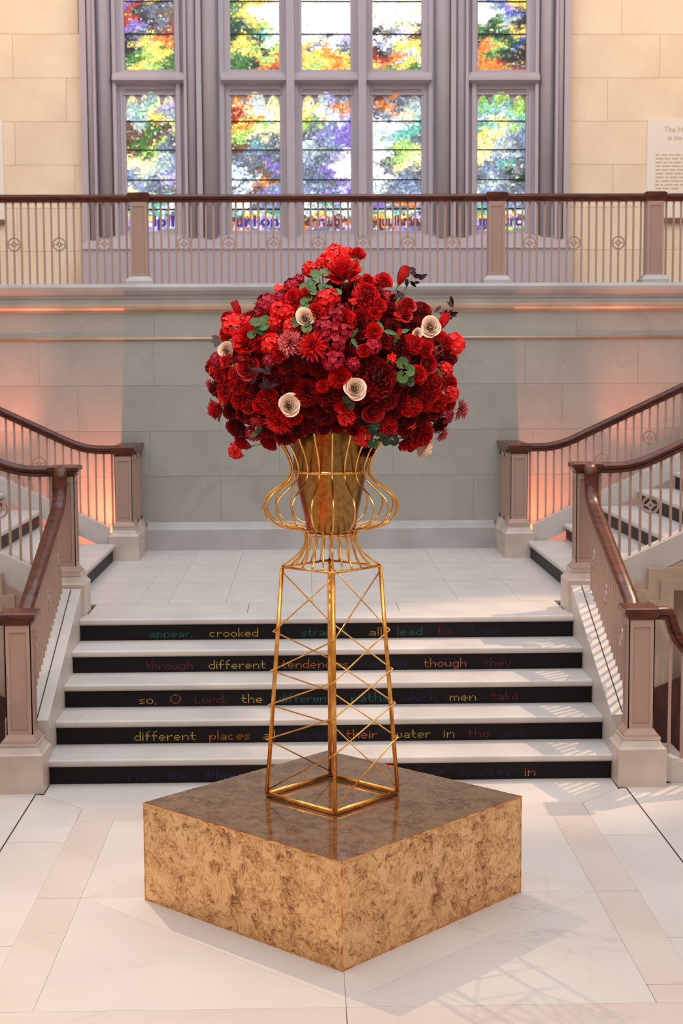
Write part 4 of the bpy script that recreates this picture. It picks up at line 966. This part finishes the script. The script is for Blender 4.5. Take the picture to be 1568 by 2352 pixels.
FL = """G -0.005 6.497 2.890 114;G -0.064 6.485 2.880 49;P 0.023 6.416 2.831 132;G 0.000 6.557 2.921 85;K 0.093 6.556 2.913 69;G 0.048 6.575 2.926 54;G -0.113 6.449 2.848 68;L -0.076 6.386 2.826 64;L -0.121 6.346 2.778 63;L -0.112 6.313 2.740 52;L 0.089 6.432 2.858 57;L -0.024 6.312 2.750 56;L -0.055 6.322 2.762 48;M -0.193 6.392 2.773 67;M -0.163 6.411 2.804 45;S -0.249 6.407 2.763 53;H -0.296 6.378 2.694 97;M -0.242 6.369 2.721 56;H -0.325 6.375 2.661 64;K -0.186 6.344 2.716 78;K -0.129 6.338 2.730 67;G -0.249 6.340 2.670 78;G -0.217 6.323 2.662 67;G -0.269 6.324 2.617 59;G -0.194 6.289 2.601 74;G -0.043 6.316 2.714 93;K -0.093 6.288 2.653 81;C -0.137 6.259 2.638 66;L -0.153 6.252 2.609 66;L -0.138 6.283 2.686 52;B -0.430 6.447 2.679 68;R -0.475 6.501 2.644 72;L -0.317 6.318 2.613 74;L -0.339 6.320 2.584 56;G -0.444 6.444 2.610 98;K -0.473 6.461 2.577 68;G -0.380 6.393 2.621 52;P -0.380 6.366 2.549 119;O -0.507 6.494 2.550 57;C -0.477 6.417 2.508 56;G -0.284 6.306 2.529 85;T -0.201 6.244 2.531 99;A -0.109 6.221 2.518 113;H -0.044 6.261 2.593 110;H -0.019 6.247 2.538 95;H -0.007 6.282 2.651 85;P 0.025 6.271 2.623 85;D 0.091 6.314 2.612 111;K 0.150 6.276 2.578 63;K 0.120 6.338 2.726 104;K 0.126 6.385 2.783 75;K 0.194 6.417 2.792 75;S 0.069 6.315 2.705 41;K 0.171 6.328 2.687 63;K 0.155 6.306 2.655 55;B 0.284 6.481 2.821 84;U 0.329 6.522 2.820 107;U 0.259 6.357 2.719 86;R 0.301 6.393 2.696 71;R 0.282 6.361 2.662 82;D 0.353 6.439 2.653 102;D 0.219 6.374 2.670 67;S 0.254 6.338 2.643 41;E 0.191 6.289 2.581 63;E 0.256 6.313 2.573 56;E 0.057 6.253 2.552 55;B 0.258 6.284 2.570 37;C 0.399 6.385 2.601 75;D 0.390 6.437 2.588 68;C 0.337 6.329 2.574 37;B 0.458 6.456 2.622 79;U 0.484 6.541 2.677 123;G 0.510 6.509 2.529 92;K 0.469 6.459 2.536 57;K 0.319 6.335 2.527 78;K 0.369 6.365 2.514 71;D 0.258 6.341 2.516 89;D 0.196 6.320 2.535 59;M 0.145 6.263 2.516 66;K 0.106 6.253 2.498 51;S 0.225 6.284 2.468 44;R 0.385 6.373 2.440 82;L 0.269 6.276 2.417 74;L 0.292 6.297 2.373 55;K 0.338 6.347 2.396 74;G 0.469 6.451 2.417 61;E 0.440 6.422 2.416 45;D 0.487 6.504 2.463 61;K 0.417 6.414 2.365 71;K 0.406 6.426 2.319 79;K 0.434 6.481 2.280 80;K 0.490 6.569 2.270 69;K 0.376 6.428 2.277 68;K 0.316 6.394 2.262 86;G 0.501 6.546 2.308 69;T 0.556 6.680 2.237 90;D 0.166 6.313 2.379 155;D 0.197 6.351 2.302 115;D 0.128 6.296 2.425 74;M 0.494 6.710 2.213 75;D 0.462 6.750 2.179 83;D 0.362 6.509 2.215 80;D 0.309 6.468 2.214 72;K 0.371 6.620 2.137 113;K 0.320 6.656 2.101 98;S 0.322 6.485 2.178 46;K 0.217 6.411 2.183 75;L 0.170 6.422 2.136 68;L 0.224 6.473 2.122 65;L 0.164 6.361 2.183 48;T 0.475 6.680 2.128 67;C 0.395 6.680 2.062 90;G 0.111 6.440 2.130 79;D 0.137 6.617 2.061 58;R 0.148 6.336 2.238 89;G 0.034 6.333 2.217 71;K 0.026 6.294 2.271 74;K 0.006 6.248 2.387 81;M 0.062 6.245 2.443 55;D 0.109 6.325 2.307 52;C 0.069 6.235 2.342 80;L 0.051 6.256 2.290 51;D -0.005 6.307 2.323 92;C -0.208 6.297 2.271 81;D -0.132 6.318 2.325 104;D -0.207 6.335 2.331 59;D -0.038 6.312 2.312 93;K -0.064 6.259 2.351 51;R -0.381 6.357 2.433 101;U -0.317 6.295 2.387 162;M -0.520 6.494 2.465 61;A -0.478 6.413 2.465 64;S -0.546 6.542 2.418 46;K -0.501 6.477 2.400 68;K -0.435 6.407 2.396 64;T -0.559 6.576 2.359 46;D -0.527 6.582 2.340 69;K -0.479 6.480 2.334 84;K -0.429 6.417 2.349 64;K -0.423 6.446 2.292 72;R -0.385 6.422 2.278 87;K -0.299 6.350 2.299 82;K -0.277 6.361 2.264 82;K -0.328 6.385 2.271 67;R -0.543 6.710 2.242 106;D -0.467 6.592 2.240 73;D -0.438 6.666 2.177 106;D -0.366 6.496 2.221 80;A -0.254 6.373 2.202 108;E -0.326 6.496 2.166 76;K -0.417 6.710 2.106 79;G -0.453 6.710 2.058 71;R -0.299 6.587 2.108 104;M -0.370 6.594 2.143 70;D -0.230 6.506 2.138 88;D -0.172 6.452 2.159 72;D -0.112 6.402 2.191 75;K -0.188 6.360 2.217 60;D -0.138 6.392 2.208 64;D -0.056 6.366 2.223 78;D -0.063 6.414 2.171 60;D -0.206 6.310 2.436 85;D -0.149 6.294 2.454 85;K -0.242 6.283 2.489 66;M -0.289 6.302 2.463 59;H -0.020 6.240 2.462 91;D -0.094 6.286 2.435 74;D -0.012 6.286 2.396 74;D -0.259 6.336 2.386 74;D -0.192 6.312 2.390 63;D 0.043 6.288 2.396 63;D 0.267 6.341 2.461 74;D 0.327 6.403 2.323 83;D 0.261 6.385 2.286 75;D 0.240 6.346 2.352 67;D 0.100 6.355 2.251 63;D 0.069 6.424 2.164 56;D -0.001 6.398 2.185 68;D -0.409 6.528 2.230 69;D -0.346 6.403 2.327 68;H -0.399 6.369 2.475 63;D -0.297 6.348 2.419 63;K -0.342 6.337 2.530 63;D -0.430 6.437 2.513 64;D 0.364 6.396 2.481 64;D 0.327 6.402 2.611 64;D 0.231 6.349 2.601 63;D 0.395 6.429 2.379 64;D 0.117 6.293 2.482 74;D 0.043 6.283 2.482 66;H 0.025 6.258 2.581 73;D -0.058 6.290 2.382 66;D -0.123 6.355 2.252 63;D -0.030 6.333 2.271 63;M -0.350 6.465 2.203 64;D -0.295 6.511 2.163 76;D 0.436 6.566 2.233 65;D 0.298 6.527 2.159 65;D 0.243 6.409 2.239 68"""
items = []
for w in FL.split(';'):
    k, x, y, z, d = w.split(); items.append((k, Vector((float(x), float(y), float(z))), float(d) / 1000, 0))
count = {}
pre = {}
for k, p, d, _ in items:
    v, h = where(p); pre[(k, v, h)] = pre.get((k, v, h), 0) + 1
seen = {}
ang_of = {}
VC = Vector((CX, CY, 2.13))
def flower(k, p, d, back=False):
    i = count[k] = count.get(k, 0) + 1
    name, desc, cat = KIND[k]
    v, h = where(p)
    if back: lab = f'{desc} on the far side of the bouquet, {v}'; grp = lab + ' group'
    else:
        lab = f'{desc}, {v} of the bouquet, {h}'; grp = None
        if pre.get((k, v, h), 0) > 1:
            rest = [q for kk, q, _, _ in items if kk == k and where(q) == (v, h)]
            # tell apart by order along the wider spread
            sx_ = max(q.x for q in rest) - min(q.x for q in rest); sz_ = max(q.z for q in rest) - min(q.z for q in rest)
            ordr = sorted(rest, key=(lambda q: q.x) if sx_ >= sz_ else (lambda q: -q.z)); pos = [j for j, q in enumerate(ordr) if (q - p).length < 1e-6][0]; n = len(ordr)
            W2 = {2: ['%s one of two'], 3: ['%s one of three']}
            names = ('left', 'middle', 'right') if sx_ >= sz_ else ('upper', 'middle', 'lower')
            if n == 2: q_ = names[0] if pos == 0 else names[2]
            elif n == 3: q_ = names[pos]
            else:
                o_ = ['first', 'second', 'third', 'fourth', 'fifth', 'sixth', 'seventh', 'eighth', 'ninth', 'tenth'][pos]; q_ = o_ + (' from left' if sx_ >= sz_ else ' from top')
            lab += f', {q_}'
            grp = f'{desc}s in the {v} of the bouquet, {h}'
    if len(lab.split()) > 16: lab = lab.replace(' of the bouquet', '')
    if len(lab.split()) > 16: lab = lab.replace('spiky ', '').replace('ruffled ', '')
    r = random.Random(hash((round(p.x, 3), round(p.z, 3))) & 0xffff)
    nrm = Vector(((p.x - FC.x) / .36, (p.y - FC.y) / .26 - (.25 if not back else -.2), (p.z - FC.z) / .30 + .18))
    if nrm.length < .1: nrm = Vector((0, -1, 0))
    nrm = nrm.normalized() + Vector((r.uniform(-.25, .25), 0, r.uniform(-.2, .25)))
    if k == 'C' and p.y < 6.45: nrm = Vector((.10, -1, .15))
    if k == 'B': nrm = Vector((nrm.x * .8, -.25, 1.2))
    t = thing(name, lab, cat, p)
    t['group'] = grp if grp else 'flowers and leaves of the red bouquet'
    sp = r.uniform(0, 6.28); R = orient(nrm, sp)
    def kid(nm, me, M4, s):
        o = link(nm, me, t); o.matrix_local = M4 @ Matrix.Scale(s, 4); return o
    inward = (VC + (p - VC) * .25) - p
    inward = inward.normalized() * min(inward.length, .30)
    if k in 'LEUO':
        if k == 'L':
            for j in range(3):
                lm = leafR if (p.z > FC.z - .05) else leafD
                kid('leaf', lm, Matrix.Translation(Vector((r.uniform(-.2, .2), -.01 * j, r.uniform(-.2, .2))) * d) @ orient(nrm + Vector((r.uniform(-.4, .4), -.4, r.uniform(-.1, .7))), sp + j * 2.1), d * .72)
        elif k == 'E':
            for j in range(2): kid('leaf', leafE, orient(Vector((r.uniform(-.4, .4), -1, .4)), sp + j * 2.2), d * 1.0)
        elif k == 'U':
            for j in range(11):
                aa = r.uniform(0, 6.28); rr = .30 * (j / 11) ** .5 * d
                base = Vector((math.cos(aa) * rr, r.uniform(-.05, .05), math.sin(aa) * rr))
                kid('leaf', leafU, Matrix.Translation(base) @ orient(Vector((r.uniform(-.7, .7), -.8, r.uniform(-.3, .7))), aa + r.uniform(-.6, .6)), d * r.uniform(.26, .42))
        else:
            for j in range(3): kid('bud', podm, orient(Vector((-.2, -1, .2)), PI / 2 - .4 + j * .7), d * .75)
    else:
        mats = PR[k, i % NV]
        nm = {'G': 'florets', 'H': 'florets', 'M': 'florets', 'S': 'florets'}.get(k, 'petals' if len(mats) == 1 else 'petal')
        big = d > .058 and not back
        for me in mats:
            o = kid(nm, me, R, d * (1.42 if k == 'C' else (1.25 if k in 'RB' else 1.24)))
            if nm in ('florets', 'petals'): o['kind'] = 'stuff'
        if k in 'AT': kid('flower_centre', eye, R, d)
        if k in 'RCBKD': kid('sepals', sepal, R @ Matrix.Translation((0, 0, (-.25 if k in 'RC' else (-.45 if k == 'B' else -.18)) * d)) @ Matrix.Rotation(PI, 4, 'X'), d * .8)
    # stem running down towards the vase
    mid = inward * .5 + Vector((0, 0, .012))
    part('stem', B().tube([(0, 0, 0) if k in 'LEUO' else -Vector(nrm).normalized() * d * .12, mid, inward], .0028, 5), M['stem'], t, True)
    return t
for k, p, d, _ in items: flower(k, p, d)
# the side turned away from the photograph, and the dense inner layer
r = random.Random(5)
for i in range(58):
    a = math.radians(10 + 160 * ((i * .61803) % 1)); e = math.asin(-.62 + 1.5 * (i + .5) / 58)
    dv = Vector((math.cos(a) * math.cos(e) * .56, math.sin(a) * math.cos(e) * .42, math.sin(e) * (.37 if e > 0 else .36))); dv.x *= 1 - .42 * max(0, math.sin(e))
    flower(r.choice('KKGGDDHR'), FC + dv, r.uniform(.07, .11), True)
core = B(); rows = []
for i in range(13):
    th = PI * i / 12; row = []
    for j in range(25):
        ph = 2 * PI * j / 24; k_ = 1 + r.uniform(-.04, .04) if 0 < j < 24 else 1
        row.append((.44 * (1 - .3 * max(0, math.cos(th))) * math.sin(th) * math.cos(ph) * k_, .33 * math.sin(th) * math.sin(ph) * k_, (.37 if th < PI / 2 else .33) * math.cos(th) * k_))
    rows.append(row)
core.grid(rows)
fo = part('floral_foam', core, M['foam'], None, True, loc=(FC.x, FC.y, FC.z - .02), label='dark foam mass hidden behind the blooms, holding the bouquet stems', category='foam')
# hidden depth: dark blooms packed against the foam
for i in range(130):
    a = math.radians(180 + 180 * ((i * .61803) % 1)); e = math.asin(-.85 + 1.75 * (i + .5) / 130)
    dv = Vector((math.cos(a) * math.cos(e) * .47, math.sin(a) * math.cos(e) * .36, math.sin(e) * (.40 if e > 0 else .36))); dv.x *= 1 - .30 * max(0, math.sin(e))
    if e > 0: dv.z *= .92
    p = FC + dv; k = r.choice('DDDHKDRG')
    if abs(p.x) < .19 and p.z < 2.235: continue
    name, desc, cat = KIND[k]; i2 = count[k] = count.get(k, 0) + 1
    v, h = where(p)
    t = thing(name, f'{desc} deep in the bouquet, {v}, {h}', cat, p, f'deep-set {desc}s in the {v} of the bouquet, {h}')
    nr = Vector((dv.x / .4, dv.y / .3 - .2, dv.z / .35 + .1)); R = orient(nr, r.uniform(0, 6)); d = r.uniform(.085, .12)
    for me in PR[k, i2 % NV]:
        nm = me.name.split('.')[0]; o = link(nm, me, t); o.matrix_local = R @ Matrix.Scale(d, 4)
        if nm in ('florets', 'petals'): o['kind'] = 'stuff'
fp = thing('fallen_petal', 'single red petal lying on the back right edge of the plinth top', 'petal', (.262, 7.165, HB + .001))
part('petal_blade', B().grid(petal_rows(.03, .024, 3, 3, .2, .2)), M['pinkrose'], fp, True)

# copies that would share a label are told apart by their order from the left
same = {}
for o in bpy.data.objects:
    if o.parent is None and 'label' in o.keys(): same.setdefault(o['label'], []).append(o)
ORD = ['first', 'second', 'third', 'fourth', 'fifth', 'sixth', 'seventh', 'eighth', 'ninth', 'tenth', 'eleventh', 'twelfth']
for lab, os_ in same.items():
    if 1 < len(os_) <= 12 and len(lab.split()) <= 13:
        for j, o in enumerate(sorted(os_, key=lambda q: q.location.x)): o['label'] = lab + ', ' + ORD[j] + ' from left'
